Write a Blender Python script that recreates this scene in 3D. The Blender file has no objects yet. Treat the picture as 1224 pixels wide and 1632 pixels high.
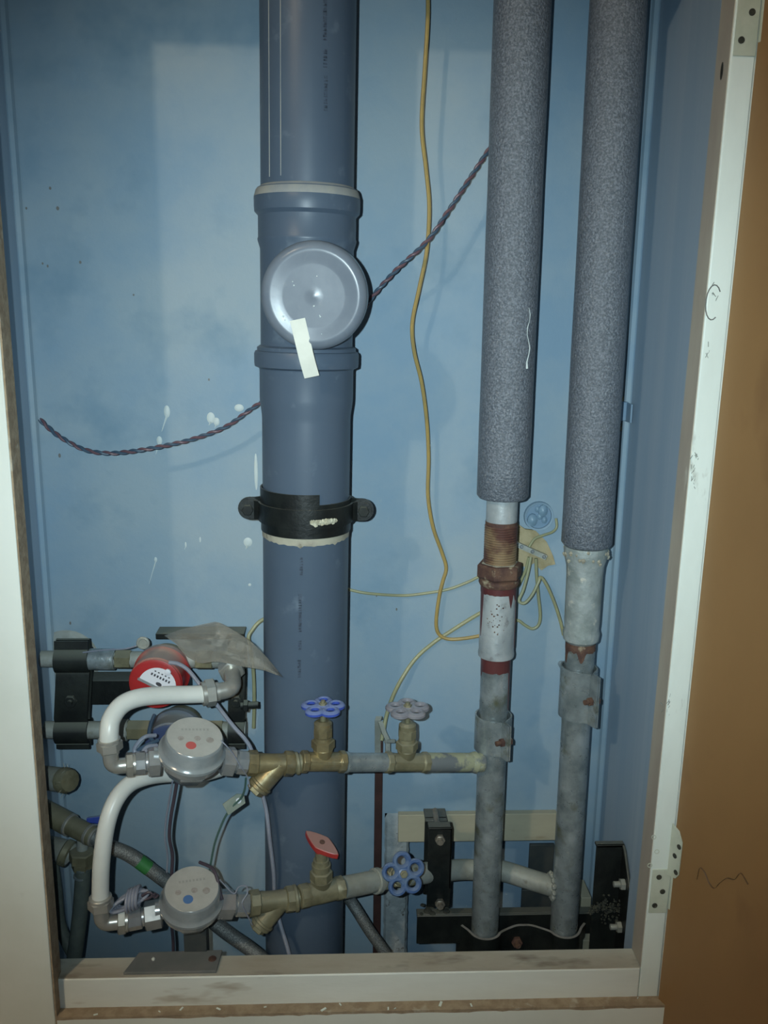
import bpy, math, random
from mathutils import Vector, Matrix, noise

random.seed(7)
V = Vector
SC = bpy.context.scene
COL = SC.collection

# ------------------------------------------------------------------ camera
IMG_W, IMG_H, FPX = 1224.0, 1632.0, 1413.0
CAM = V((0.0, 0.0, 1.5))
TILT, YAW, ROLL = math.radians(12.7), math.radians(2.5), math.radians(0.73)
R0 = V((math.cos(YAW), -math.sin(YAW), 0))
H0 = V((math.sin(YAW), math.cos(YAW), 0))
FW = H0 * math.cos(TILT) - V((0, 0, 1)) * math.sin(TILT)
U0 = H0 * math.sin(TILT) + V((0, 0, 1)) * math.cos(TILT)
RT = R0 * math.cos(ROLL) + U0 * math.sin(ROLL)
UP = U0 * math.cos(ROLL) - R0 * math.sin(ROLL)
cam_data = bpy.data.cameras.new('camera')
cam = bpy.data.objects.new('camera', cam_data)
COL.objects.link(cam)
cam_data.sensor_fit = 'VERTICAL'
cam_data.sensor_height = 32.0
cam_data.sensor_width = 24.0
cam_data.lens = FPX / IMG_H * 32.0
cam_data.clip_start = 0.01
cam.matrix_world = Matrix(((RT.x, UP.x, -FW.x, CAM.x), (RT.y, UP.y, -FW.y, CAM.y), (RT.z, UP.z, -FW.z, CAM.z), (0, 0, 0, 1)))
SC.camera = cam

# ------------------------------------------------------------------ world and lights
world = bpy.data.worlds.new('world')
SC.world = world
world.use_nodes = True
world.node_tree.nodes['Background'].inputs[0].default_value = (0.42, 0.62, 0.85, 1)
world.node_tree.nodes['Background'].inputs[1].default_value = 0.05


def lamp(name, kind, loc, energy, color, radius):
    d = bpy.data.lights.new(name, kind)
    d.energy = energy
    d.color = color
    d.shadow_soft_size = radius
    o = bpy.data.objects.new(name, d)
    o.location = loc
    COL.objects.link(o)
    return o


# the phone's flash, beside the lens
flash = lamp('phone_flash', 'SPOT', CAM - RT * 0.035 + UP * 0.012, 50.0, (0.74, 0.94, 1.0), 0.004)
flash.data.spot_size = math.radians(78)
flash.data.spot_blend = 1.0
flash.rotation_euler = (FW + UP * 0.035 + RT * 0.01).to_track_quat('-Z', 'Y').to_euler()
# the ceiling bulb of the little room, behind and to the left
bulb = lamp('ceiling_bulb', 'POINT', (-1.50, -1.50, 3.08), 72.0, (1.0, 0.79, 0.55), 0.05)

vs = SC.view_settings
vs.view_transform = 'Standard'
vs.look = 'None'
vs.gamma = 1.0
vs.use_curve_mapping = False
vs.exposure = 0.0

# ------------------------------------------------------------------ pixel helpers


def ray(px, py):
    return RT * ((px - IMG_W / 2) / FPX) + FW - UP * ((py - IMG_H / 2) / FPX)


def P(px, py, Y):
    d = ray(px, py)
    return CAM + d * (Y / d.y)


def S(px, p):
    return px * (p - CAM).dot(FW) / FPX


def PL(lst):
    return [P(*a) for a in lst]


# ------------------------------------------------------------------ mesh helpers


def frame(o, z, x=None):
    z = V(z).normalized()
    if x is None:
        x = V((1, 0, 0)) if abs(z.x) < 0.9 else V((0, 0, 1))
    x = V(x)
    x = (x - z * x.dot(z)).normalized()
    y = z.cross(x)
    return Matrix(((x.x, y.x, z.x, o[0]), (x.y, y.y, z.y, o[1]), (x.z, y.z, z.z, o[2]), (0, 0, 0, 1)))


def smooth_path(pts, n=6, closed=False):
    pts = [V(p) for p in pts]
    if len(pts) < 3:
        return pts
    out = []
    N = len(pts)
    rng = range(N) if closed else range(N - 1)
    for i in rng:
        if closed:
            p0, p1, p2, p3 = pts[(i - 1) % N], pts[i], pts[(i + 1) % N], pts[(i + 2) % N]
        else:
            p1, p2 = pts[i], pts[i + 1]
            p0 = pts[i - 1] if i > 0 else p1 * 2 - p2
            p3 = pts[i + 2] if i + 2 < N else p2 * 2 - p1
        for k in range(n):
            t = k / n
            out.append(0.5 * ((2 * p1) + (p2 - p0) * t + (2 * p0 - 5 * p1 + 4 * p2 - p3) * t * t + (3 * p1 - p0 - 3 * p2 + p3) * t ** 3))
    if not closed:
        out.append(pts[-1])
    return out


class MB:
    def __init__(self):
        self.v, self.f = [], []

    def lathe(self, prof, M, seg=24, rot=0.0, cap=True, sx=1.0, sy=1.0):
        b = len(self.v)
        for r, h in prof:
            for k in range(seg):
                a = 2 * math.pi * k / seg + rot
                self.v.append(M @ V((r * math.cos(a) * sx, r * math.sin(a) * sy, h)))
        n = len(prof)
        for i in range(n - 1):
            for k in range(seg):
                k2 = (k + 1) % seg
                self.f.append((b + i * seg + k, b + i * seg + k2, b + (i + 1) * seg + k2, b + (i + 1) * seg + k))
        if cap:
            self.f.append(tuple(b + k for k in reversed(range(seg))))
            self.f.append(tuple(b + (n - 1) * seg + k for k in range(seg)))
        return self

    def ring(self, prof, M, seg=32):
        """closed profile, no caps (a tube wall)"""
        prof = list(prof) + [prof[0]]
        return self.lathe(prof, M, seg, cap=False)

    def cyl(self, a, b_, r, r2=None, seg=20, ch=0.0):
        a, b_ = V(a), V(b_)
        L = (b_ - a).length
        r2 = r if r2 is None else r2
        pr = [(r, 0), (r2, L)] if ch == 0 else [(r - ch, 0), (r, ch), (r2, L - ch), (r2 - ch, L)]
        return self.lathe(pr, frame(a, b_ - a), seg)

    def hexa(self, a, b_, r, ch=0.12, rot=0.0, seg=6):
        a, b_ = V(a), V(b_)
        L = (b_ - a).length
        c = r * ch
        return self.lathe([(r - c, 0), (r, c * 0.7), (r, L - c * 0.7), (r - c, L)], frame(a, b_ - a), seg, rot)

    def prism(self, poly, z0, z1, M):
        b = len(self.v)
        n = len(poly)
        for z in (z0, z1):
            for p in poly:
                self.v.append(M @ V((p[0], p[1], z)))
        self.f.append(tuple(b + k for k in reversed(range(n))))
        self.f.append(tuple(b + n + k for k in range(n)))
        for k in range(n):
            k2 = (k + 1) % n
            self.f.append((b + k, b + k2, b + n + k2, b + n + k))
        return self

    def box(self, lo, hi, M=None):
        M = M or Matrix.Identity(4)
        lo, hi = V(lo), V(hi)
        return self.prism([(lo.x, lo.y), (hi.x, lo.y), (hi.x, hi.y), (lo.x, hi.y)], lo.z, hi.z, M)

    def tube(self, pts, r, seg=10, closed=False, cap=True, sq=1.0):
        pts = [V(p) for p in pts]
        n = len(pts)
        rr = r if isinstance(r, (list, tuple)) else [r] * n
        tang = []
        for i in range(n):
            a = pts[(i - 1) % n] if (closed or i > 0) else pts[i]
            c = pts[(i + 1) % n] if (closed or i < n - 1) else pts[i]
            tang.append((c - a).normalized())
        x = tang[0].orthogonal().normalized()
        b = len(self.v)
        for i in range(n):
            t = tang[i]
            x = x - t * x.dot(t)
            x.normalize()
            y = t.cross(x)
            for k in range(seg):
                a = 2 * math.pi * k / seg
                self.v.append(pts[i] + (x * math.cos(a) + y * math.sin(a) * sq) * rr[i])
        m = n if closed else n - 1
        for i in range(m):
            i2 = (i + 1) % n
            for k in range(seg):
                k2 = (k + 1) % seg
                self.f.append((b + i * seg + k, b + i * seg + k2, b + i2 * seg + k2, b + i2 * seg + k))
        if cap and not closed:
            self.f.append(tuple(b + k for k in reversed(range(seg))))
            self.f.append(tuple(b + (n - 1) * seg + k for k in range(seg)))
        return self

    def ribbon(self, path, width, thick, wdir):
        """a strip of sheet metal: path of points, width along wdir, thickness across"""
        path = [V(p) for p in path]
        w = V(wdir).normalized()
        b = len(self.v)
        n = len(path)
        for i in range(n):
            a = path[max(0, i - 1)]
            c = path[min(n - 1, i + 1)]
            t = (c - a).normalized()
            nn = t.cross(w).normalized()
            for s1, s2 in ((-1, -1), (1, -1), (1, 1), (-1, 1)):
                self.v.append(path[i] + w * (s1 * width / 2) + nn * (s2 * thick / 2))
        for i in range(n - 1):
            for k in range(4):
                k2 = (k + 1) % 4
                self.f.append((b + i * 4 + k, b + i * 4 + k2, b + i * 4 + 4 + k2, b + i * 4 + 4 + k))
        self.f.append((b + 3, b + 2, b + 1, b))
        self.f.append(tuple(b + (n - 1) * 4 + k for k in range(4)))
        return self

    def build(self, name, mat, parent=None, bevel=0.0, angle=38, kind=None):
        me = bpy.data.meshes.new(name)
        if parent is None:
            lo = [min(p[i] for p in self.v) for i in range(3)]
            hi = [max(p[i] for p in self.v) for i in range(3)]
            org = V(((lo[0] + hi[0]) / 2, (lo[1] + hi[1]) / 2, lo[2]))
            loc = org
        else:
            org = WORLD[parent.name]
            loc = V((0, 0, 0))
        me.from_pydata([tuple(V(p) - org) for p in self.v], [], self.f)
        me.validate()
        for p in me.polygons:
            p.use_smooth = True
        me.set_sharp_from_angle(angle=math.radians(angle))
        o = bpy.data.objects.new(name, me)
        o.location = loc
        WORLD[o.name] = org
        COL.objects.link(o)
        if parent is not None:
            o.parent = parent
        me.materials.append(mat)
        if bevel > 0:
            m = o.modifiers.new('bevel', 'BEVEL')
            m.width = bevel
            m.segments = 2
            m.limit_method = 'ANGLE'
            m.angle_limit = math.radians(40)
        if kind:
            o['kind'] = kind
        return o


WORLD = {}


def thing(name, label, cat, loc, group=None):
    o = bpy.data.objects.new(name, None)
    o.empty_display_size = 0.03
    o.location = loc
    COL.objects.link(o)
    WORLD[o.name] = V(loc)
    return tag(o, label, cat, group)


def tag(o, label, cat, group=None):
    o['label'] = label
    o['category'] = cat
    if group:
        o['group'] = group
    return o


def struct(o, label, cat):
    o['kind'] = 'structure'
    o['label'] = label
    o['category'] = cat
    return o


# ------------------------------------------------------------------ materials


def mat(name, c1, c2=None, rough=0.5, metal=0.0, scale=8.0, detail=5.0, lo=0.4, hi=0.6, stretch=(1, 1, 1),
        c3=None, s3=40.0, lo3=0.6, hi3=0.7, bump=0.0, bscale=60.0, spec=0.5, coat=0.0, dust=None, dustamt=0.6, rvar=0.0):
    m = bpy.data.materials.new(name)
    m.use_nodes = True
    nt = m.node_tree
    N, L = nt.nodes, nt.links
    b = N['Principled BSDF']
    b.inputs['Roughness'].default_value = rough
    b.inputs['Metallic'].default_value = metal
    b.inputs['Specular IOR Level'].default_value = spec
    b.inputs['Coat Weight'].default_value = coat
    tc = N.new('ShaderNodeTexCoord')
    mp = N.new('ShaderNodeMapping')
    mp.inputs['Scale'].default_value = stretch
    L.new(tc.outputs['Object'], mp.inputs['Vector'])

    def noi(sc, det):
        n = N.new('ShaderNodeTexNoise')
        n.inputs['Scale'].default_value = sc
        n.inputs['Detail'].default_value = det
        n.inputs['Roughness'].default_value = 0.6
        L.new(mp.outputs['Vector'], n.inputs['Vector'])
        return n.outputs['Fac']

    def ramp(fac, a, z):
        r = N.new('ShaderNodeMapRange')
        r.inputs['From Min'].default_value = a
        r.inputs['From Max'].default_value = z
        L.new(fac, r.inputs['Value'])
        return r.outputs['Result']

    def mix(fac, a, z):
        x = N.new('ShaderNodeMix')
        x.data_type = 'RGBA'
        if isinstance(fac, float):
            x.inputs['Factor'].default_value = fac
        else:
            L.new(fac, x.inputs['Factor'])
        for s, q in ((6, a), (7, z)):
            if isinstance(q, tuple):
                x.inputs[s].default_value = (*q, 1)
            else:
                L.new(q, x.inputs[s])
        return x.outputs[2]

    col = c1
    if c2:
        col = mix(ramp(noi(scale, detail), lo, hi), c1, c2)
    if c3:
        col = mix(ramp(noi(s3, 4), lo3, hi3), col, c3)
    if dust:
        g = N.new('ShaderNodeNewGeometry')
        sx = N.new('ShaderNodeSeparateXYZ')
        L.new(g.outputs['Normal'], sx.inputs[0])
        d = ramp(sx.outputs['Z'], 0.25, 0.95)
        mm = N.new('ShaderNodeMath')
        mm.operation = 'MULTIPLY'
        L.new(d, mm.inputs[0])
        mm.inputs[1].default_value = dustamt
        col = mix(mm.outputs[0], col, dust)
    if isinstance(col, tuple):
        b.inputs['Base Color'].default_value = (*col, 1)
    else:
        L.new(col, b.inputs['Base Color'])
    if rvar:
        rr = N.new('ShaderNodeMapRange')
        rr.inputs['To Min'].default_value = max(0.03, rough - rvar)
        rr.inputs['To Max'].default_value = min(1, rough + rvar)
        L.new(noi(scale * 3, 3), rr.inputs['Value'])
        L.new(rr.outputs['Result'], b.inputs['Roughness'])
    if bump:
        bp = N.new('ShaderNodeBump')
        bp.inputs['Strength'].default_value = bump
        bp.inputs['Distance'].default_value = 0.002
        L.new(noi(bscale, 4), bp.inputs['Height'])
        L.new(bp.outputs['Normal'], b.inputs['Normal'])
    return m


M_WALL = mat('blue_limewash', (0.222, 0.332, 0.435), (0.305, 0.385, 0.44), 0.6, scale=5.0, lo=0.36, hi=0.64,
             c3=(0.165, 0.27, 0.36), s3=8.0, lo3=0.54, hi3=0.82, bump=0.2, bscale=90, spec=0.3)
M_WALLR = mat('blue_limewash_streaked', (0.25, 0.36, 0.48), (0.345, 0.435, 0.53), 0.5, scale=9, lo=0.3, hi=0.7,
              stretch=(1, 1.5, 0.05), c3=(0.38, 0.47, 0.55), s3=14, lo3=0.55, hi3=0.85, bump=0.1, bscale=60, spec=0.3)
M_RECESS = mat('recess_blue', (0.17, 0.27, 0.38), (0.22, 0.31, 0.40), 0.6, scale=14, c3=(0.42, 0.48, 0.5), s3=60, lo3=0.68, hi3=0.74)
M_CONC = mat('concrete', (0.34, 0.36, 0.36), (0.22, 0.24, 0.24), 0.85, scale=30, c3=(0.45, 0.45, 0.42), s3=70, bump=0.6, bscale=80)
M_MORTAR = mat('mortar', (0.33, 0.37, 0.39), (0.24, 0.28, 0.30), 0.85, scale=45, c3=(0.10, 0.10, 0.09), s3=95, lo3=0.62, hi3=0.68, bump=0.8, bscale=90)
M_CREAM = mat('cream_gloss_paint', (0.86, 0.90, 0.84), (0.80, 0.84, 0.77), 0.38, scale=5, bump=0.05, bscale=120, c3=(0.72, 0.75, 0.68), s3=16, lo3=0.68, hi3=0.82)
M_WHITE = mat('white_gloss_paint', (0.84, 0.92, 0.87), (0.78, 0.85, 0.80), 0.4, scale=12, c3=(0.36, 0.36, 0.31), s3=34, lo3=0.64, hi3=0.78, bump=0.12, bscale=90, stretch=(1, 1, 0.35))
M_SILL = mat('dusty_white_paint', (0.54, 0.53, 0.45), (0.40, 0.35, 0.27), 0.75, scale=9, lo=0.38, hi=0.6, c3=(0.20, 0.17, 0.13), s3=26, lo3=0.58, hi3=0.74, bump=0.3, bscale=80, stretch=(0.35, 1, 1))
M_SILLF = mat('stained_white_paint', (0.86, 0.90, 0.85), (0.76, 0.79, 0.73), 0.5, scale=7, c3=(0.33, 0.28, 0.19), s3=13, lo3=0.60, hi3=0.72, bump=0.25, bscale=70, stretch=(0.35, 1, 1.4))
M_BEIGE = mat('beige_worn_paint', (0.50, 0.46, 0.38), (0.42, 0.37, 0.31), 0.6, scale=14, c3=(0.62, 0.60, 0.52), s3=40, lo3=0.66, hi3=0.74, stretch=(1, 1, 0.3), bump=0.15)
M_RAW = mat('raw_chipboard', (0.40, 0.315, 0.215), (0.30, 0.225, 0.15), 0.85, scale=70, c3=(0.52, 0.47, 0.37), s3=30, lo3=0.62, hi3=0.72, bump=0.6, bscale=160)
M_DOOR = mat('brown_stained_board', (0.32, 0.185, 0.075), (0.255, 0.145, 0.06), 0.42, scale=4.5, lo=0.3, hi=0.7, c3=(0.20, 0.105, 0.045), s3=8, lo3=0.6, hi3=0.75, stretch=(1, 1, 0.5), bump=0.05, bscale=150)
M_STAIN = mat('water_stain', (0.12, 0.065, 0.03), rough=0.5)
M_PVC = mat('grey_plastic', (0.080, 0.110, 0.153), (0.070, 0.099, 0.141), 0.38, scale=5, bump=0.02, bscale=200, c3=(0.14, 0.18, 0.23), s3=24, lo3=0.62, hi3=0.8, spec=0.3)
M_PVC_DUST = mat('grey_plastic_dusty', (0.33, 0.33, 0.30), (0.24, 0.26, 0.27), 0.6, scale=18)
M_FOAM = mat('grey_pipe_foam', (0.092, 0.108, 0.132), (0.215, 0.24, 0.28), 0.33, scale=400, detail=2, lo=0.40, hi=0.70, bump=1.0, bscale=360, spec=0.65, rvar=0.12)
M_GALV = mat('galvanised_steel', (0.20, 0.24, 0.25), (0.42, 0.47, 0.49), 0.32, 0.5, scale=32, lo=0.36, hi=0.66, c3=(0.16, 0.17, 0.11), s3=30, lo3=0.55, hi3=0.72, bump=0.35, bscale=120, rvar=0.18)
M_GALVW = mat('white_galvanised', (0.47, 0.51, 0.52), (0.34, 0.38, 0.40), 0.38, 0.3, scale=30, c3=(0.24, 0.24, 0.24), s3=60, lo3=0.6, hi3=0.74, bump=0.3, bscale=120, rvar=0.12)
M_GALVD = mat('dusty_galvanised', (0.24, 0.25, 0.22), (0.32, 0.34, 0.32), 0.6, 0.15, scale=30, c3=(0.15, 0.14, 0.10), s3=45, lo3=0.6, hi3=0.75, bump=0.3, bscale=120, dust=(0.36, 0.36, 0.30))
M_RUST = mat('rust', (0.13, 0.07, 0.045), (0.07, 0.034, 0.028), 0.8, scale=60, c3=(0.34, 0.29, 0.20), s3=70, lo3=0.58, hi3=0.7, bump=0.5, bscale=150)
M_THREAD = mat('rusty_thread', (0.27, 0.19, 0.11), (0.11, 0.05, 0.04), 0.55, 0.25, scale=24, lo=0.45, hi=0.6)
M_RED_OX = mat('red_oxide_paint', (0.10, 0.03, 0.03), (0.075, 0.022, 0.024), 0.38, scale=30)
M_BROWN = mat('brown_paint', (0.07, 0.032, 0.028), (0.05, 0.025, 0.022), 0.5, scale=40)
M_BRASS = mat('tarnished_brass', (0.30, 0.245, 0.13), (0.21, 0.175, 0.10), 0.38, 0.55, scale=40, c3=(0.29, 0.28, 0.21), s3=30, lo3=0.5, hi3=0.75, bump=0.2, bscale=150, rvar=0.1)
M_BRASSD = mat('dusty_brass', (0.18, 0.165, 0.10), (0.26, 0.24, 0.15), 0.5, 0.35, scale=40, c3=(0.13, 0.125, 0.09), s3=40, dust=(0.30, 0.285, 0.21), bump=0.2)
M_CHROME = mat('chrome', (0.56, 0.57, 0.57), (0.46, 0.48, 0.48), 0.24, 0.72, scale=30, rvar=0.08)
M_NICKEL = mat('nickel_plate', (0.48, 0.47, 0.43), (0.40, 0.39, 0.35), 0.32, 0.6, scale=30, rvar=0.1)
M_BLACK = mat('black_paint', (0.007, 0.009, 0.009), (0.013, 0.016, 0.015), 0.42, scale=30, dust=(0.13, 0.135, 0.115), dustamt=0.8, bump=0.3, bscale=110, spec=0.4)
M_BLACKD = mat('dusty_black_paint', (0.009, 0.011, 0.011), (0.018, 0.022, 0.019), 0.6, scale=25, dust=(0.16, 0.17, 0.14), dustamt=1.0, bump=0.3, spec=0.3)
M_WPIPE = mat('white_plastic_pipe', (0.66, 0.67, 0.63), (0.60, 0.61, 0.57), 0.34, scale=10)
M_LID = mat('dusty_dial', (0.43, 0.42, 0.385), (0.37, 0.36, 0.33), 0.45, scale=30, spec=0.5)
M_CLEAR = mat('cloudy_clear_plastic', (0.20, 0.22, 0.23), (0.27, 0.29, 0.29), 0.2, scale=20, spec=0.8)
M_REDDOT = mat('red_dot', (0.50, 0.10, 0.09), rough=0.5)
M_BLUEDOT = mat('blue_dot', (0.08, 0.17, 0.36), rough=0.5)
M_INK = mat('faded_ink', (0.17, 0.17, 0.16), rough=0.6)
M_SMUDGE = mat('grey_smudge', (0.34, 0.37, 0.34), (0.24, 0.26, 0.24), 0.6, scale=200)
M_INKR = mat('faded_red_ink', (0.25, 0.19, 0.17), rough=0.6)
M_REDP = mat('red_plastic', (0.36, 0.022, 0.024), (0.30, 0.02, 0.02), 0.38, scale=20, dust=(0.33, 0.28, 0.23), dustamt=0.9)
M_BLUEP = mat('dark_blue_plastic', (0.03, 0.05, 0.12), rough=0.4, dust=(0.22, 0.24, 0.24), dustamt=0.9)
M_PAPER = mat('paper', (0.72, 0.72, 0.64), (0.66, 0.66, 0.58), 0.7, scale=30)
M_DIALW = mat('white_dial', (0.68, 0.69, 0.74), rough=0.5)
M_DARKINK = mat('dark_ink', (0.05, 0.05, 0.06), rough=0.5)
M_HBLUE = mat('blue_handle_paint', (0.03, 0.06, 0.33), (0.05, 0.09, 0.36), 0.3, scale=40, coat=0.2, dust=(0.22, 0.27, 0.42), dustamt=0.75)
M_HBLUED = mat('dusty_blue_handle_paint', (0.045, 0.10, 0.25), (0.10, 0.16, 0.28), 0.42, scale=60, dust=(0.22, 0.27, 0.36), dustamt=0.5)
M_HSILV = mat('silver_handle_paint', (0.42, 0.41, 0.45), (0.33, 0.32, 0.36), 0.32, 0.5, scale=60, dust=(0.50, 0.48, 0.52), dustamt=0.4)
M_HRED = mat('red_handle_paint', (0.40, 0.035, 0.03), (0.34, 0.03, 0.03), 0.34, scale=50, dust=(0.33, 0.20, 0.17), dustamt=0.9)
M_YEL = mat('yellow_cable', (0.40, 0.28, 0.09), (0.35, 0.25, 0.09), 0.45, scale=40)
M_YELP = mat('pale_yellow_wire', (0.34, 0.33, 0.18), (0.29, 0.285, 0.165), 0.5, scale=40)
M_WBLUE = mat('dark_blue_wire', (0.05, 0.085, 0.13), rough=0.45)
M_WRED = mat('dull_red_wire', (0.13, 0.07, 0.085), rough=0.45)
M_WGREY = mat('grey_cable', (0.25, 0.27, 0.33), (0.21, 0.22, 0.27), 0.45, scale=30)
M_WBRN = mat('dark_purple_wire', (0.06, 0.045, 0.06), rough=0.45)
M_HOSE = mat('braided_steel', (0.23, 0.24, 0.235), (0.10, 0.11, 0.11), 0.42, 0.45, scale=700, detail=1, lo=0.40, hi=0.62, bump=0.5, bscale=700)
M_HOSEG = mat('green_grey_hose', (0.09, 0.11, 0.10), (0.12, 0.14, 0.12), 0.6, scale=60, bump=0.2)
M_GREEN = mat('green_band', (0.03, 0.17, 0.045), rough=0.5)
M_BOARD = mat('raw_board', (0.40, 0.38, 0.28), (0.33, 0.31, 0.23), 0.7, scale=12, stretch=(0.3, 1, 1), c3=(0.28, 0.25, 0.17), s3=50, lo3=0.62, hi3=0.75)
M_TAN = mat('torn_tan_plaster', (0.45, 0.37, 0.22), (0.36, 0.29, 0.16), 0.8, scale=60, bump=0.5, bscale=120)
M_DRIP = mat('white_paint_drop', (0.55, 0.62, 0.62), rough=0.5)
M_STEELD = mat('dark_steel_plate', (0.035, 0.045, 0.05), (0.06, 0.065, 0.06), 0.6, scale=20)
M_GREYPL = mat('grey_painted_plate', (0.15, 0.16, 0.155), (0.19, 0.19, 0.18), 0.55, scale=18, bump=0.15)
M_HINGE = mat('painted_hinge', (0.60, 0.64, 0.54), (0.52, 0.57, 0.47), 0.42, scale=30)
M_HOLE = mat('screw_dark', (0.05, 0.055, 0.045), (0.08, 0.08, 0.06), 0.5, 0.3, scale=200)
M_GLUE = mat('dried_glue', (0.40, 0.38, 0.30), (0.30, 0.28, 0.22), 0.7, scale=30, c3=(0.12, 0.10, 0.07), s3=60, bump=0.4)
M_DUSTY = mat('grey_dust', (0.05, 0.055, 0.042), (0.025, 0.028, 0.024), 0.95, scale=60, bump=0.8, bscale=90)

# translucent film for the bag
M_BAG = bpy.data.materials.new('dusty_plastic_film')
M_BAG.use_nodes = True
_n, _l = M_BAG.node_tree.nodes, M_BAG.node_tree.links
_b = _n['Principled BSDF']
_b.inputs['Base Color'].default_value = (0.36, 0.34, 0.29, 1)
_b.inputs['Roughness'].default_value = 0.16
_b.inputs['Specular IOR Level'].default_value = 0.7
_b.inputs['Alpha'].default_value = 0.5
_t = _n.new('ShaderNodeTexNoise')
_t.inputs['Scale'].default_value = 45
_bp = _n.new('ShaderNodeBump')
_bp.inputs['Strength'].default_value = 0.6
_bp.inputs['Distance'].default_value = 0.004
_l.new(_t.outputs['Fac'], _bp.inputs['Height'])
_l.new(_bp.outputs['Normal'], _b.inputs['Normal'])

# ------------------------------------------------------------------ the setting
YW = 1.25            # back wall
YF0, YF1 = 1.0, 1.037   # timber frame front / back
YP = 0.984           # face of the board panels
XR = P(1003, 640, YW).x
XL = P(58, 760, YW).x
SILL_Z = P(560, 1551, YF0).z
OPEN_L = P(85, 1560, YP).x            # inner edge of left panel
OPEN_R = P(1110, 700, YF0).x         # inner edge of right jamb front
JAMB_R = P(1146, 700, YF0).x         # outer edge of right jamb
TOP = 3.2

struct(MB().box((-1.9, -1.9, -0.1), (1.3, 1.35, 0.0)).build('floor', M_CONC), 'grey concrete floor below the pipe cupboard', 'floor')
struct(MB().box((-1.9, -1.9, TOP), (1.3, 1.35, TOP + 0.1)).build('ceiling', M_CREAM), 'pale ceiling above the pipe cupboard', 'ceiling')
# back wall with a broken-out recess low down
rx0, rx1 = P(650, 1400, YW).x, P(912, 1400, YW).x
rz = P(760, 1338, YW).z
wb = MB()
wb.box((XL - 0.1, YW, 0), (rx0, YW + 0.1, TOP))
wb.box((rx1, YW, 0), (XR + 0.1, YW + 0.1, TOP))
wb.box((rx0, YW, rz), (rx1, YW + 0.1, TOP))
wall_back = struct(wb.build('wall_back', M_WALL), 'blue limewashed back wall of the pipe cupboard', 'wall')
WORLD['wall_back'] = wall_back.location.copy()
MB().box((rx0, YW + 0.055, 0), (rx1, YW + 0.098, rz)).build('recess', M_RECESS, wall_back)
struct(MB().box((XL - 0.1, YF0 + 0.02, 0), (XL, YW, TOP)).build('wall_left', M_WALLR), 'blue painted left side wall of the cupboard', 'wall')
wr = MB()
wr.box((XR, YF1, 0), (XR + 0.1, YW, TOP))
wall_right = struct(wr.build('wall_right', M_WALLR), 'streaky blue right side wall of the cupboard', 'wall')
# soft fillets of paint in the corners
mb = MB()
mb.tube([(XR - 0.002, YW - 0.002, 0.0), (XR - 0.002, YW - 0.002, TOP)], 0.007, 8)
mb.build('corner_filler', M_WALL, wall_back)
mb = MB()
mb.tube([(XL + 0.002, YW - 0.002, 0.0), (XL + 0.002, YW - 0.002, TOP)], 0.007, 8)
mb.build('corner_filler', M_WALL, wall_back)

# frame: white panels of board with raw brown edges, timber behind
pl = struct(MB().box((-1.8, YP, 0), (OPEN_L - 0.002, YP + 0.024, TOP)).build('trim_1', M_CREAM, bevel=0.001), 'cream painted board panel left of the cupboard opening', 'panel')
WORLD['trim_1'] = pl.location.copy()
MB().box((OPEN_L - 0.0022, YP + 0.0012, 0.001), (OPEN_L, YP + 0.028, TOP - 0.001)).build('raw_edge', M_RAW, pl)
MB().box((XL - 0.1, YP + 0.028, 0), (OPEN_L - 0.012, YF1, TOP)).build('post', M_WALLR, pl)
zt = P(560, 1597, YF0).z           # top of the lower panel
sill = struct(MB().box((OPEN_L - 0.01, YF0, zt - 0.06), (OPEN_R - 0.0108, YF1, SILL_Z - 0.0012)).build('trim_2', M_SILLF, bevel=0.002), 'worn white timber sill bar along the bottom of the opening', 'sill')
WORLD['trim_2'] = sill.location.copy()
MB().box((OPEN_L - 0.009, YF0 + 0.001, SILL_Z - 0.0011), (OPEN_R - 0.0112, YF1 - 0.0005, SILL_Z)).build('sill_top', M_SILL, sill)
lowp = struct(MB().box((OPEN_L, YP, 0), (JAMB_R, YF0 - 0.0002, zt - 0.002)).build('trim_3', M_CREAM, bevel=0.001), 'cream board panel below the sill bar', 'panel')
WORLD['trim_3'] = lowp.location.copy()
# chipped raw top edge of the lower panel
mb = MB()
n = 90
x0, x1 = OPEN_L + 0.0005, JAMB_R - 0.001
b = 0
for i in range(n + 1):
    x = x0 + (x1 - x0) * i / n
    drop = 0.0015 + 0.003 * max(0, noise.noise(V((x * 60, 3.1, 0)))) + 0.0035 * max(0, noise.noise(V((x * 17, 9, 0))))
    hz = 0.0006 * noise.noise(V((x * 140, 1, 0)))
    mb.v += [V((x, YP - 0.0004, zt - 0.002 - drop)), V((x, YP - 0.0004, zt + hz)), V((x, YF0 - 0.0003, zt + hz)), V((x, YF0 - 0.0003, zt - 0.004))]
for i in range(n):
    for k in range(3):
        mb.f.append((i * 4 + k, i * 4 + 4 + k, i * 4 + 5 + k, i * 4 + 1 + k))
mb.build('raw_edge', M_RAW, lowp)
mb = MB()
for i in range(12):
    x = random.uniform(x0 + 0.02, x1 - 0.02)
    s = random.uniform(0.0008, 0.0028)
    M = Matrix.Translation((x, random.uniform(YP + 0.002, YF0 - 0.002), zt + 0.0003)) @ Matrix.Rotation(random.uniform(0, 3), 4, 'Z')
    mb.box((-s * 1.6, -s * 0.6, 0), (s * 1.6, s * 0.6, 0.0008), M)
mb.build('paint_flake', M_WHITE, lowp, kind='stuff')
jamb = struct(MB().box((OPEN_R, YF0, 0), (JAMB_R, YF1, TOP)).build('trim_4', M_WHITE, bevel=0.0015), 'white gloss painted hinge post right of the opening', 'post')
WORLD['trim_4'] = jamb.location.copy()
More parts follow.
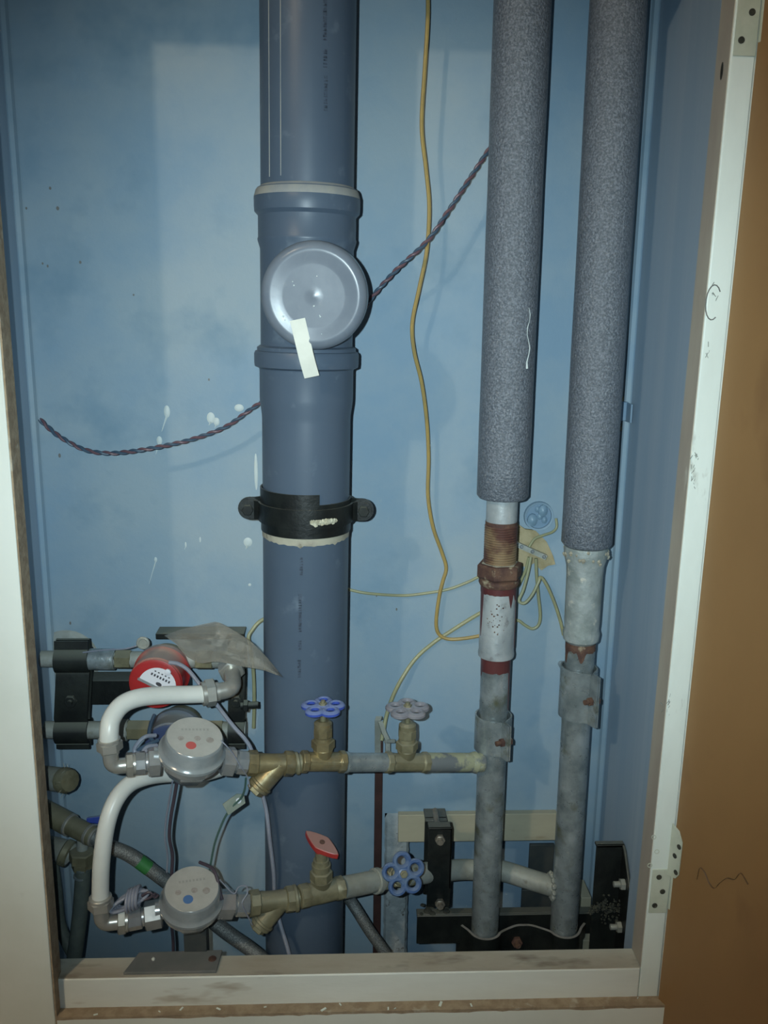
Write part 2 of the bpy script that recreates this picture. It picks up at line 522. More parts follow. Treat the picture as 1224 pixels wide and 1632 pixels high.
MB().box((OPEN_R - 0.001, YF0 + 0.0015, SILL_Z), (OPEN_R, YF1, TOP - 0.002)).build('inner_face', M_BEIGE, jamb)
MB().box((OPEN_R - 0.001, YF1, 0), (XR + 0.1, YF1 + 0.03, TOP)).build('rear_strip', M_WALLR, jamb)
# knot hole and smudge on the jamb
kp = P(1138, 113, 1.018)
mb = MB()
mb.lathe([(0.0042, 0), (0.0042, 0.0006)], frame((OPEN_R - 0.0004, 1.018, kp.z), (-1, 0, 0)), 12, sx=2.2, sy=0.9)
mb.build('knot_hole', M_HOLE, jamb)
mb = MB()
rp = P(1140, 482, YF0)
mb.tube([rp + V((0.0085 * math.cos(a), -0.0002, 0.019 * math.sin(a) - 0.0)) for a in [k * 0.33 for k in range(2, 17)]], 0.0007, 5)
mb.build('pencil_ring', M_INK, jamb)
for (px, py, n_, w_) in ((1112, 735, 9, 0.006), (1110, 765, 8, 0.005), (1074, 1130, 10, 0.005), (1132, 560, 4, 0.003), (1140, 470, 6, 0.004)):
    m2 = MB()
    for k in range(n_):
        q = P(px, py, YF0) + V((random.gauss(0, w_ * 0.6), -0.0001, random.gauss(0, w_ * 1.6)))
        m2.tube([q, q + V((random.gauss(0, 0.002), 0, random.uniform(0.002, 0.006)))], random.uniform(0.0003, 0.0009), 5, sq=0.3)
    m2.build('smudge', M_SMUDGE, jamb, kind='stuff')
for (px, py) in ((1052, 1334), (1057, 1357), (1046, 1379)):
    q = P(px, py, YF0)
    m2 = MB()
    m2.ring([(0.0024, -0.0002), (0.0032, -0.0002), (0.0032, 0.0005), (0.0024, 0.0005)], frame(q, (0, -1, 0)), 16)
    m2.build('painted_screw', M_HINGE, jamb)
lint_z = CAM.z + 0.445
lint = struct(MB().box((OPEN_L - 0.01, YF0, lint_z), (OPEN_R, YF1, TOP)).build('trim_5', M_WHITE), 'white painted board over the cupboard opening', 'panel')

struct(MB().box((JAMB_R, YP + 0.018, 0), (1.25, YF1, TOP)).build('trim_6', M_CREAM), 'cream painted board beyond the hinge post behind the open door', 'panel')

# door, swung open to the right on lift-off hinges
hx = JAMB_R - 0.0015
hinge_pt = V((hx, YF0 - 0.004, 0))
da = math.radians(23)
ddir = V((math.sin(da), -math.cos(da), 0))
dnor = V((-math.cos(da), -math.sin(da), 0))
MD = Matrix(((ddir.x, -dnor.x, 0, hinge_pt.x), (ddir.y, -dnor.y, 0, hinge_pt.y), (0, 0, 1, 0), (0, 0, 0, 1)))
door = MB().box((0.0, 0, 0.35), (0.62, 0.018, 2.2), MD).build('door_1', M_DOOR, bevel=0.0015)
struct(door, 'brown stained board door standing open on the right', 'door')
WORLD['door_1'] = door.location.copy()


def stain(pts, r):
    m = MB()
    pp = smooth_path([MD @ V((u, -0.0001, z)) for u, z in pts], 6)
    m.tube(pp, r, 6, sq=0.2)
    return m.build('water_stain', M_STAIN, door)


def door_uv(px, py):
    d = ray(px, py)
    t = (hinge_pt - CAM).dot(dnor) / d.dot(dnor)
    q = CAM + d * t
    return ((q - hinge_pt).dot(ddir), q.z)


def hinge(pyc, half, leafpx, first):
    zc = P(1050, pyc, YF0).z
    h = half
    m = MB()
    x1_ = JAMB_R - 0.0005
    m.box((x1_ - 0.024, YF0 - 0.0016, zc - h), (x1_, YF0 + 0.0004, zc + h))
    leaf = m.build('hinge', M_HINGE, door, bevel=0.0005)
    WORLD[leaf.name] = WORLD['door_1']
    for dx, dz in ((-0.015, 0.66), (-0.0085, 0.0), (-0.017, -0.64)):
        m = MB()
        m.lathe([(0.0036, 0.0), (0.0036, 0.0007), (0.0026, 0.0009), (0.0022, 0.0004)], frame((x1_ + dx, YF0 - 0.0014, zc + dz * h), (0, -1, 0)), 14)
        m.build('screw', M_HOLE, leaf)
    m = MB()
    kx, ky = JAMB_R + 0.0035, YF0 - 0.005
    m.cyl((kx, ky, zc - h * 1.18), (kx, ky, zc - h * 0.76), 0.0042, seg=14, ch=0.001)
    m.cyl((kx, ky, zc - h * 0.72), (kx, ky, zc + h * 0.98), 0.0046, seg=14, ch=0.0008)
    m.build('knuckle', M_HINGE, leaf)
    if first:
        m = MB()
        pr = [(0.0, 0.0), (0.014, 0.004), (0.019, 0.012), (0.019, 0.058), (0.012, 0.070), (0.0, 0.074)]
        base = Matrix.Translation((0, 0, zc + h * 0.75))
        MM = base @ MD @ Matrix(((1, 0, 0, -0.004), (0, 0, 1, -0.0016), (0, 1, 0, 0), (0, 0, 0, 1)))
        m.prism(pr, -0.0008, 0.0008, MM)
        lf = m.build('door_leaf', M_HINGE, leaf)
        WORLD[lf.name] = WORLD['door_1']
        m = MB()
        for u, z in ((0.0115, 0.05), (0.006, 0.034), (0.0105, 0.013)):
            m.lathe([(0.0034, 0), (0.0034, 0.0006)], frame(base @ MD @ V((u, -0.0025, z)), dnor), 12)
        m.build('leaf_screw', M_HOLE, leaf)
    return leaf


hinge(1421, 0.032, 1, True)
hinge(18, 0.042, 1, False)
stain([door_uv(x, y) for x, y in ((1122, 1402), (1126, 1384), (1134, 1390), (1142, 1408), (1150, 1416), (1158, 1408), (1170, 1400), (1182, 1402), (1192, 1392), (1204, 1410))], 0.0016)

# the hinge post and the door lean a little, as the old frame does
for o in (jamb, door, bpy.data.objects['trim_6']):
    o.rotation_euler.y = 0.0085
    o.location.x -= 0.0085 * (1.82 - o.location.z)

# wall marks: dried white paint drops
def drop(px, py, w, h, tail=0):
    m = MB()
    c = P(px, py, YW)
    rw, rh = S(w, c) / 2, S(h, c) / 2
    m.lathe([(1.0, 0), (0.85, 0.0006), (0.3, 0.001)], frame(c, (0, -1, 0)) @ Matrix.Diagonal((rw, rh, 1, 1)), 14)
    if tail:
        m.tube([c + V((0, -0.0003, -rh * 0.7)), c + V((-S(tail * 0.3, c), -0.0003, -S(tail, c)))], [rw * 0.5, 0.0003], 6, sq=0.4)
    m.build('paint_drop', M_DRIP, wall_back)


for a in ((266, 656, 10, 20, 32), (254, 702, 9, 14, 22), (336, 666, 13, 18, 12), (345, 672, 10, 13, 10), (381, 650, 15, 12, 0), (248, 892, 5, 9, 40), (296, 868, 3, 9, 8),
          (319, 860, 3, 9, 4), (395, 864, 14, 15, 12), (398, 932, 5, 5, 0), (408, 752, 6, 60, 0)):
    drop(*a)
for px, py, s in ((95, 726, 4), (50, 590, 4), (128, 418, 4), (92, 332, 5), (80, 300, 4), (76, 424, 3), (68, 420, 3), (42, 332, 3), (213, 470, 3), (112, 993, 3), (333, 605, 3), (600, 950, 2), (632, 971, 3)):
    m = MB()
    c = P(px, py, YW)
    r = S(s, c) / 2
    m.lathe([(r, 0), (r, 0.0005)], frame(c, (0, -1, 0)), 8, sy=1.0 + random.random())
    m.build('dark_speck', M_INK, wall_back)

# batten, mortar strip and plates in the recess
o = MB().box((P(634, 1318, YW).x, YW - 0.012, P(760, 1341, YW - 0.012).z), (P(884, 1318, YW).x, YW - 0.0002, P(760, 1298, YW - 0.012).z)).build('wooden_batten', M_BOARD, bevel=0.001)
tag(o, 'pale raw board fixed across the wall above the broken-out recess', 'board')
mb = MB()
nx, nz = 10, 60
xa, xb = P(612, 1400, YW).x, P(650, 1400, YW).x
za, zb = 0.25, P(620, 1296, YW).z
for j in range(nz + 1):
    for i in range(nx + 1):
        e = 0 if (i in (0, nx) or j in (0, nz)) else 1
        x = xa + (xb - xa) * i / nx + (0 if e else 0.002 * noise.noise(V((i, j * 0.7, 0))))
        z = za + (zb - za) * j / nz
        mb.v.append(V((x, YW - e * (0.005 + 0.003 * noise.noise(V((x * 80, z * 80, 2)))), z)))
for j in range(nz):
    for i in range(nx):
        a = j * (nx + 1) + i
        mb.f.append((a, a + 1, a + nx + 2, a + nx + 1))
mb.build('mortar_strip', M_MORTAR, wall_back)
YR = YW + 0.055
for (x0, y0, x1, y1, lab) in ((842, 1346, 884, 1394, 'dark steel plate at the back of the recess under the batten'), (830, 1418, 884, 1458, 'dark steel plate low in the recess above the black channel')):
    p0, p1 = P(x0, y1, YR - 0.006), P(x1, y0, YR - 0.006)
    o = MB().box((p0.x, YR - 0.006, p0.z), (p1.x, YR - 0.0002, p1.z)).build('steel_plate', M_STEELD, bevel=0.001)
    tag(o, lab, 'plate')

# ------------------------------------------------------------------ drain stack
YD = 1.125
dt, db = P(491, 0, YD), P(485, 1500, YD)
dax = (dt - db).normalized()


def on_drain(py):
    """point of the drain's axis that shows at image row py"""
    lo_, hi_ = -2.0, 3.0
    for _ in range(50):
        m_ = (lo_ + hi_) / 2
        q = db + dax * m_ - CAM
        row = IMG_H / 2 - FPX * q.dot(UP) / q.dot(FW)
        if row > py:
            lo_ = m_
        else:
            hi_ = m_
    return db + dax * ((lo_ + hi_) / 2)


def at_z(p, d, z):
    return p + d * ((z - p.z) / d.z)


RD = 0.0557
drain = thing('drain_stack', 'thick grey plastic soil pipe running the full height of the cupboard', 'drain pipe', at_z(db, dax, 0.0))
# image rows are read on the pipe's front, a little lower than its axis
h = lambda py: (on_drain(py) - db).dot(dax)
MDR = frame(db, dax, (1, 0, 0))
top = (at_z(db, dax, TOP) - db).dot(dax)
bot = (at_z(db, dax, 0.0) - db).dot(dax)
MB().lathe([(RD, h(335)), (RD, top)], MDR, 64).build('upper_pipe', M_PVC, drain)
# tee with its socket on top
m = MB()
h0, h1 = h(322), h(342)
m.lathe([(RD * 1.02, h(575)), (RD * 1.02, h(398)), (RD * 1.07, h(386)), (RD * 1.075, h(383)), (RD * 1.06, h(380)), (RD * 1.06, h(346)), (RD * 1.135, h(340)), (RD * 1.145, h(332)),
         (RD * 1.145, h(318)), (RD * 1.10, h(306)), (RD * 1.08, h(303))], MDR, 64)
m.build('access_tee', M_PVC, drain)
MB().lathe([(RD * 1.148, h(317)), (RD * 1.105, h(305.5)), (RD * 1.02, h(300)), (RD * 1.0, h(299))], MDR, 64, cap=False).build('socket_dust', M_PVC_DUST, drain)
cdir = V((0.12, -1, 0.03)).normalized()
cc = on_drain(478)
cap_front = 0.098
m = MB()
m.lathe([(RD * 0.99, 0.0), (RD * 0.99, cap_front - 0.03)], frame(cc, cdir), 48)
m.build('branch_neck', M_PVC, drain)
m = MB()
rc = 0.0605
prof = [(rc * 0.985, cap_front - 0.03), (rc, cap_front - 0.028), (rc, cap_front - 0.010)]
for k in range(1, 9):
    a = k / 8 * math.pi / 2
    prof.append((rc - 0.010 + 0.010 * math.cos(a), cap_front - 0.010 + 0.010 * math.sin(a)))
prof += [(rc * 0.80, cap_front - 0.0002), (rc * 0.68, cap_front - 0.0012), (rc * 0.60, cap_front - 0.0017), (rc * 0.57, cap_front - 0.0018), (rc * 0.2, cap_front - 0.0018),
         (0.0045, cap_front - 0.0018), (0.0030, cap_front - 0.0015), (0.0005, cap_front - 0.0014)]
# the cap sits a little askew on the neck
pos_cap = cc + cdir * cap_front
cdir = V((-0.075, -1, -0.07)).normalized()
cc = pos_cap - cdir * cap_front
m.lathe(prof, frame(cc, cdir), 72)
m.build('access_cap', mat('cap_plastic', (0.155, 0.18, 0.217), (0.135, 0.16, 0.197), 0.27, scale=22, spec=0.3, bump=0.06, bscale=30, c3=(0.17, 0.19, 0.22), s3=60, lo3=0.66, hi3=0.75), drain)
m = MB()
for (px, py, s) in ((468, 455, 3), (500, 488, 3), (510, 505, 3), (450, 505, 4), (453, 511, 3), (505, 440, 2), (509, 503, 2), (512, 533, 2), (466, 449, 2)):
    q = P(px, py, cc.y - cap_front)
    q = cc + (q - cc) - cdir * ((q - cc).dot(cdir) - cap_front + 0.0014)
    s = S(s, q) / 2
    m.lathe([(s, 0), (s * 0.7, s * 0.6), (s * 0.1, s * 0.8)], frame(q, cdir), 8)
m.build('paint_speck', M_DRIP, drain, kind='stuff')
# lower socket and pipe
m = MB()
m.lathe([(RD, bot), (RD, h(668)), (RD * 1.005, h(660)), (RD * 1.045, h(640)), (RD * 1.05, h(632)), (RD * 1.05, h(590)), (RD * 1.06, h(587)), (RD * 1.155, h(584)), (RD * 1.165, h(578)),
         (RD * 1.165, h(564)), (RD * 1.14, h(560)), (RD * 1.10, h(559)), (RD * 1.10, h(554)), (RD * 1.04, h(551))], MDR, 64)
m.build('lower_pipe', M_PVC, drain)
# mould seam lines and the faded printing along the pipe
m = MB()
for px in (423, 452):
    for (y0, y1) in ((2, 290),):
        a = P(px, y0, YD - 0.045)
        pts = []
        for k in range(12):
            py = y0 + (y1 - y0) * k / 11
            c = on_drain(py)
            ang = math.asin(max(-1, min(1, (px - 491 + (10 if px < 430 else 0)) / 77.0)))
            pts.append(c + V((math.sin(ang) * RD, -math.cos(ang) * RD, 0)))
        m.tube(pts, 0.0006, 5)
m.build('scratch_line', M_PVC_DUST, drain)
m = MB()
for (y0, y1, px) in ((872, 898, 486), (928, 984, 484), (998, 1012, 484), (1028, 1056, 483), (12, 84, 517), (100, 125, 518), (140, 190, 519)):
    c0 = on_drain((y0 + y1) / 2)
    ang = math.asin((px - 490) / 72.0)
    hh = h(y0)
    while hh > h(y1):
        sp = random.choice([0.0022, 0.0026, 0.003])
        ww = random.choice([0.0016, 0.0024, 0.0022])
        q = db + dax * hh
        nrm = V((math.sin(ang), -math.cos(ang), 0))
        M = frame(q + nrm * (RD - 0.0001), nrm, (0, 0, 1))
        m.box((-ww / 2, -0.0022, 0), (-ww / 2 + 0.0007, 0.0022, 0.0002), M)
        m.box((ww / 2 - 0.0007, -0.0022, 0), (ww / 2, 0.0022 * random.choice([0.2, 1]), 0.0002), M)
        m.box((-ww / 2, random.choice([-0.002, 0, 0.0015]), 0), (ww / 2, random.choice([-0.0012, 0.0008, 0.0022]), 0.0002), M)
        hh -= sp * 1.25
m.build('faded_print', mat('pipe_print', (0.045, 0.06, 0.088), rough=0.5), drain, kind='stuff')

# paper strip stuck on the cap
m = MB()
path = []
for k in range(9):
    t = k / 8
    dq = ray(474 + 22 * t, 509 + 93 * t)
    pc = cc + cdir * (cap_front + 0.0011)
    q = CAM + dq * ((pc - CAM).dot(cdir) / dq.dot(cdir))
    if t > 0.6:
        q -= cdir * 0.03 * (t - 0.6) ** 1.6
    path.append(q)
m.ribbon(path, 0.0175, 0.0006, V((1, 0.12, 0.22)))
tag(m.build('paper_strip', M_PAPER), 'narrow strip of white paper tape hanging from the round pipe cap', 'paper strip')

# black clamp around the drain
hc = h(812)
clamp = thing('drain_clamp', 'black steel clamp with bolted ears around the thick grey pipe', 'pipe clamp', db + dax * hc)
MC = frame(db, dax, (1, 0, 0))
Rr = RD + 0.0022
m = MB()
m.ring([(RD + 0.0003, h(842)), (RD + 0.0022, h(842)), (RD + 0.0022, h(791)), (RD + 0.0003, h(791))], MC, 56)
m.ribbon([MC @ V(((RD + 0.0022) * math.cos(a), (RD + 0.0022) * math.sin(a), h(784))) for a in [math.pi * 0.85 + k / 24 * (math.pi * 0.755) for k in range(25)]], h(775) - h(793), 0.002, dax)
g = m.build('rubber_liner', M_BLACK, clamp)
m = MB()
for sgn, nm in ((-1, 'front'), (1, 'rear')):
    pts = []
    Rb = RD + 0.0045
    e = 0.073
    a0 = 0.42
    pts = [V((-e, 0.0035 * sgn, hc)), V((-Rb - 0.006, 0.0035 * sgn, hc))]
    for k in range(25):
        a = math.pi - a0 * 0.35 - k / 24 * (math.pi - 0.7 * a0)
        pts.append(V((Rb * math.cos(a), Rb * math.sin(a) * sgn, hc)))
    pts += [V((Rb + 0.006, 0.0035 * sgn, hc)), V((e, 0.0035 * sgn, hc))]
    mm = MB()
    wpx = 0.024 if sgn < 0 else 0.030
    mm.ribbon([MC @ p for p in pts], wpx, 0.003, dax)
    for e2 in (-e, e):
        mm.lathe([(wpx / 2, -0.0015), (wpx / 2, 0.0015)], frame(MC @ V((e2, 0.0035 * sgn, hc)), MC.to_3x3() @ V((0, 1, 0))), 24)
    bo = mm.build('clamp_band', M_BLACK, clamp)
for sx_ in (-1, 1):
    mm = MB()
    c = MC @ V((sx_ * 0.0745, 0, hc))
    mm.cyl(c + V((0, 0.012, 0)), c + V((0, -0.009, 0)), 0.0045, seg=14)
    mm.hexa(c + V((0, -0.005, 0)), c + V((0, -0.0105, 0)), 0.0075)
    mm.build('bolt', M_BLACKD, clamp)
mm = MB()
mm.cyl(MC @ V((0, 0.055, hc)), V(((MC @ V((0, 0, hc))).x, YW, (MC @ V((0, 0, hc))).z)), 0.006)
mm.build('wall_stud', M_BLACK, clamp)
# dried foam on the clamp, glue below
m = MB()
for k in range(16):
    px = 503 + 37 * k / 15
    q = on_drain(816)
    ang = math.asin((px - 490) / 80.0)
    c = q + V((math.sin(ang), -math.cos(ang), 0)) * (RD + 0.0065) + V((0, 0, 0.004 * noise.noise(V((k * 0.8, 0, 0))) + 0.0005))
    r = random.uniform(0.0022, 0.0045)
    m.lathe([(r * 0.5, -r), (r, 0), (r * 0.4, r * 0.8)], frame(c, (random.uniform(-1, 1), 0, 1)), 5, sy=0.5)
m.build('dried_foam', mat('dried_foam', (0.52, 0.50, 0.38), (0.30, 0.28, 0.2), 0.7, scale=200), clamp)
m = MB()
for k in range(41):
    a = -math.pi * (0.02 + 0.96 * k / 40)
    lowz = h(842) - 0.006 - 0.005 * abs(noise.noise(V((k * 0.45, 5, 0)))) - 0.003 * math.sin(math.pi * k / 40)
    for z, r in ((h(840), RD + 0.0012), (lowz, RD + 0.0006), (lowz, RD + 0.0001)):
        m.v.append(MC @ V((r * math.cos(a), r * math.sin(a), z)))
for k in range(40):
    for j in range(2):
        m.f.append((k * 3 + j, k * 3 + 3 + j, k * 3 + 4 + j, k * 3 + 1 + j))
m.build('glue_smear', M_GLUE, clamp)

# ------------------------------------------------------------------ risers
YR1 = 1.15


class Axis:
    def __init__(self, pt, pb, Y):
        self.b = P(*pb, Y)
        self.t = P(*pt, Y)
        self.d = (self.t - self.b).normalized()
        self.M = frame(self.b, self.d, (1, 0, 0))

    def h(self, py):
        lo_, hi_ = -2.0, 3.0
        for _ in range(50):
            m_ = (lo_ + hi_) / 2
            q = self.b + self.d * m_ - CAM
            row = IMG_H / 2 - FPX * q.dot(UP) / q.dot(FW)
            if row > py:
                lo_ = m_
            else:
                hi_ = m_
        return (lo_ + hi_) / 2

    def p(self, py):
        return self.b + self.d * self.h(py)

    def hz(self, z):
        return (z - self.b.z) / self.d.z

    def r(self, wpx, py):
        return S(wpx, self.p(py)) / 2


A1 = Axis((833, 0), (773, 1470), YR1)
A2 = Axis((986, 0), (899, 1470), YR1)


def foam(ax, py_end, w, label, slit):
    r = ax.r(w, py_end)
    ri = 0.026
    m = MB()
    z0, z1 = ax.h(py_end), ax.hz(TOP) - 0.001
    prof = [(ri, z0 + 0.001), (r - 0.003, z0), (r, z0 + 0.004)]
    for k in range(1, 40):
        z = z0 + (z1 - z0) * k / 40
        prof.append((r + 0.0009 * noise.noise(V((z * 9, slit, 0))), z))
    prof += [(r, z1), (ri, z1), (ri, z0 + 0.001)]
    m.lathe(prof, ax.M, 64, cap=False)
    o_ = m.build('foam_sleeve', M_FOAM)
    return tag(o_, label, 'pipe insulation')


f1 = foam(A1, 793, 82, 'grey foam insulation sleeve on the riser with the rusty thread', 1.0)
f2 = foam(A2, 868, 80, 'grey foam insulation sleeve on the riser beside the right wall', 2.0)
# scuff of white on the first sleeve, as a thin raised line
m = MB()
pts = []
r_ = A1.r(82, 793)
for k in range(10):
    py = 490 + 95 * k / 9
    c = A1.p(py)
    ang = math.asin((837 + 3 * math.sin(k * 1.3) - (833 - 60 * py / 1470)) / 46.0 if abs((837 - (833 - 60 * py / 1470)) / 46.0) < 0.95 else 0.9)
    pts.append(c + V((math.sin(ang), -math.cos(ang), 0)) * (r_ + 0.0003))
m.tube(pts, [0.0003, 0.0005, 0.0003, 0.0006, 0.0004, 0.0005, 0.0007, 0.0006, 0.001, 0.0018], 5)
sc_ = m.build('scuff', M_DRIP, f1)

riser1 = thing('riser_pipe', 'galvanised water riser with rusty thread, coupling and a branch to the valves', 'water pipe', A1.b + A1.d * A1.hz(0))
RP = A1.r(46, 1100)
MB().lathe([(RP, A1.hz(0)), (RP, A1.h(1042))], A1.M, 36).build('lower_pipe', M_GALV, riser1)
MB().lathe([(RP * 1.03, A1.h(900)), (RP * 1.03, A1.hz(TOP))], A1.M, 36).build('upper_pipe', M_GALVW, riser1)
m = MB()
prof = []
z0, z1 = A1.h(900), A1.h(836)
nt_ = 17
for k in range(nt_):
    za_ = z0 + (z1 - z0) * k / nt_
    dz_ = (z1 - z0) / nt_
    prof += [(RP * 1.04, za_), (RP * 1.10, za_ + dz_ * 0.35), (RP * 1.10, za_ + dz_ * 0.6), (RP * 1.04, za_ + dz_ * 0.95)]
m.lathe(prof, A1.M, 36, cap=False)
m.build('thread', M_THREAD, riser1)
m = MB()
rn = A1.r(74, 908)
zn0, zn1 = A1.h(917), A1.h(897)
m.lathe([(rn * 0.86, zn0 - 0.007), (rn * 0.90, zn0 - 0.002), (rn, zn0), (rn, zn1 - 0.002), (rn * 0.94, zn1), (RP * 1.02, zn1 + 0.0006)], A1.M, 6, rot=0.15)
m.lathe([(rn * 0.80, zn0 - 0.014), (rn * 0.88, zn0 - 0.009), (rn * 0.86, zn0 - 0.004)], A1.M, 30)
m.build('lock_nut', M_RUST, riser1, bevel=0.001)
MB().lathe([(RP * 1.03, zn1 + 0.0005), (rn * 0.8, zn1 + 0.0002), (rn * 0.8, zn1 + 0.001), (RP * 1.03, zn1 + 0.002)], A1.M, 6, rot=0.15, cap=False).build('nut_dust', M_GLUE, riser1)
rcp = A1.r(56, 985)
m = MB()
m.lathe([(RP * 0.9, A1.h(1046)), (rcp * 1.02, A1.h(1044)), (rcp * 1.04, A1.h(1040)), (rcp, A1.h(1034)), (rcp, A1.h(925)), (RP, A1.h(920))], A1.M, 36)
m.build('coupling', M_GALVW, riser1)


def paint_band(ax, r, py0, py1, drips, name='red_oxide_band', mt=None, parent=None):
    m = MB()
    seg = 72
    zt_, zb_ = ax.h(py0), ax.h(py1)
    for k in range(seg):
        a = 2 * math.pi * k / seg
        low = zb_ + 0.0022 * noise.noise(V((math.cos(a) * 4, math.sin(a) * 4, py0)))
        for (da_, L_, wd) in drips:
            dd = abs((a - da_ + math.pi) % (2 * math.pi) - math.pi)
            if dd < wd:
                low -= L_ * (1 - (dd / wd) ** 2)
        for z, rr in ((zt_, r + 0.0005), (low, r + 0.0005), (low - 0.0004, r - 0.0006)):
            m.v.append(ax.M @ V((rr * math.cos(a), rr * math.sin(a), z)))
    for k in range(seg):
        k2 = (k + 1) % seg
        for j in range(2):
            m.f.append((k * 3 + j, k2 * 3 + j, k2 * 3 + j + 1, k * 3 + j + 1))
    return m.build(name, mt or M_RED_OX, parent)


fr = lambda deg: (-math.pi / 2 + math.radians(deg)) % (2 * math.pi)
paint_band(A1, rcp, 925, 942, [(fr(-75), 0.062, 0.16), (fr(35), 0.018, 0.14), (fr(60), 0.009, 0.2), (fr(80), 0.08, 0.2)], parent=riser1)
paint_band(A1, RP, 1045, 1066, [(fr(70), 0.06, 0.25), (fr(-85), 0.01, 0.2)], parent=riser1)
paint_band(A1, RP * 1.03, 830, 838, [(fr(40), 0.012, 0.5)], 'rust_stain', M_RUST, riser1)
m = MB()
for k in range(26):
    px, py = random.gauss(782, 7), random.gauss(980, 13)
    c = A1.p(py)
    ang = math.asin(max(-0.8, min(0.8, (px - 791) / 29.0)))
    s = random.uniform(0.0004, 0.0013)
    nr = V((math.sin(ang), -math.cos(ang), 0))
    m.lathe([(s, 0), (s * 0.6, 0.0005)], frame(c + nr * (rcp - 0.0001), nr), 6, rot=random.random())
m.build('paint_spatter', M_RUST, riser1, kind='stuff')
# branch stub welded to the riser
bc = A1.p(1216)
YBR = 1.13


def yb(px):
    pts = [(175, 0.975), (305, 1.0), (515, 1.045), (780, 1.135)]
    for (a, ya), (b_, yb_) in zip(pts, pts[1:]):
        if px <= b_ or (b_ == 780):
            return ya + (yb_ - ya) * (px - a) / (b_ - a)


def BU(px, py=1215):
    return P(px, py, yb(px))


m = MB()
rb = S(30, BU(720)) / 2
m.cyl(BU(680), BU(768), rb, seg=28)
m.lathe([(rb * 1.16, 0), (rb * 1.1, 0.004), (rb * 1.0, 0.008)], frame(BU(757), BU(680) - BU(768)), 28)
m.build('branch_pipe', mat('limed_branch', (0.36, 0.37, 0.25), (0.16, 0.18, 0.19), 0.5, 0.2, scale=24, lo=0.5, hi=0.56, c3=(0.50, 0.52, 0.46), s3=50, bump=0.3), riser1)
riser2 = thing('riser_pipe', 'dusty galvanised water riser with a long rusty-edged coupling near the right wall', 'water pipe', A2.b + A2.d * A2.hz(0))
RQ = A2.r(46, 1100)
MB().lathe([(RQ, A2.hz(0)), (RQ, A2.hz(TOP))], A2.M, 36).build('pipe', M_GALV, riser2)
rcq = A2.r(56, 960)
m = MB()
m.lathe([(RQ, A2.h(1022)), (rcq * 1.0, A2.h(1018)), (rcq * 1.05, A2.h(1008)), (rcq * 0.97, A2.h(1000)), (rcq, A2.h(990)), (rcq * 1.02, A2.h(915)), (rcq * 1.06, A2.h(900)), (rcq * 1.2, A2.h(886)), (rcq * 1.24, A2.h(876)), (rcq * 1.2, A2.h(870))], A2.M, 36)
m.build('coupling', mat('limed_coupling', (0.36, 0.40, 0.40), (0.25, 0.29, 0.28), 0.55, 0.2, scale=40, c3=(0.52, 0.52, 0.46), s3=60, lo3=0.62, hi3=0.7, bump=0.6, bscale=120), riser2)
m = MB()
for k in range(30):
    a = 2 * math.pi * k / 30 + random.uniform(-0.1, 0.1)
    q = A2.M @ V((rcq * 1.20 * math.cos(a), rcq * 1.20 * math.sin(a), A2.h(random.uniform(872, 892))))
    r = random.uniform(0.002, 0.0036)
    m.lathe([(r * 0.5, -r), (r, 0), (r * 0.5, r * 0.8)], frame(q, (0, 0, 1)), 7)
m.build('lime_crust', M_GLUE, riser2)
paint_band(A2, RQ, 1022, 1034, [(fr(-10), 0.014, 0.3), (fr(-80), 0.02, 0.2)], 'rust_ring', M_RUST, riser2)


# sheet-steel clips bolted round the risers
def clip(ax, py0, py1, wpx, label, vdeg, tabpx, tilt):
    zc0, zc1 = ax.h(py1), ax.h(py0)
    o_ = thing('riser_clip', label, 'pipe clip', ax.b + ax.d * zc0)
    r = ax.r(wpx, (py0 + py1) / 2)
    hgt = zc1 - zc0
    zm = (zc0 + zc1) / 2
    Mx = ax.M @ Matrix.Translation((0, 0, zm)) @ Matrix.Rotation(math.radians(tilt), 4, 'Y')
    va = fr(vdeg)
    m = MB()
    path = []
    nrm = V((math.cos(va), math.sin(va), 0))
    tan = V((-math.sin(va), math.cos(va), 0))
    path.append(nrm * (r + 0.018) + tan * 0.0016)
    path.append(nrm * (r + 0.003) + tan * 0.0025)
    for k in range(31):
        a = va + 0.36 + (2 * math.pi - 0.72) * k / 30
        path.append(V((math.cos(a) * r, math.sin(a) * r, 0)))
    path.append(nrm * (r + 0.003) - tan * 0.0025)
    path.append(nrm * (r + 0.018) - tan * 0.0016)
    m.ribbon([Mx @ p for p in path], hgt * 0.86, 0.0022, ax.d)
    m.build('clip_band', M_GALV, o_)
    m = MB()
    q0 = nrm * (r + 0.010)
    Mt = Mx
    m.cyl(Mt @ (q0 + tan * 0.009), Mt @ (q0 - tan * 0.016), 0.0036, seg=12)
    m.hexa(Mt @ (q0 - tan * 0.004), Mt @ (q0 - tan * 0.009), 0.0062)
    m.hexa(Mt @ (q0 + tan * 0.004), Mt @ (q0 + tan * 0.008), 0.0060)
    m.build('clip_bolt', M_RUST, o_)
    m = MB()
    q1 = ax.M @ V((0, r, zm))
    m.cyl(q1, V((q1.x, YW, q1.z)), 0.005)
    m.build('wall_stud', M_GALV, o_)
    return o_


clip(A1, 1134, 1196, 56, 'thin galvanised clip round the riser just above the branch', 22, 0, 0)
clip(A2, 1056, 1146, 56, 'tall galvanised clip with a rusty bolt round the riser near the right wall', 24, 1, 3)


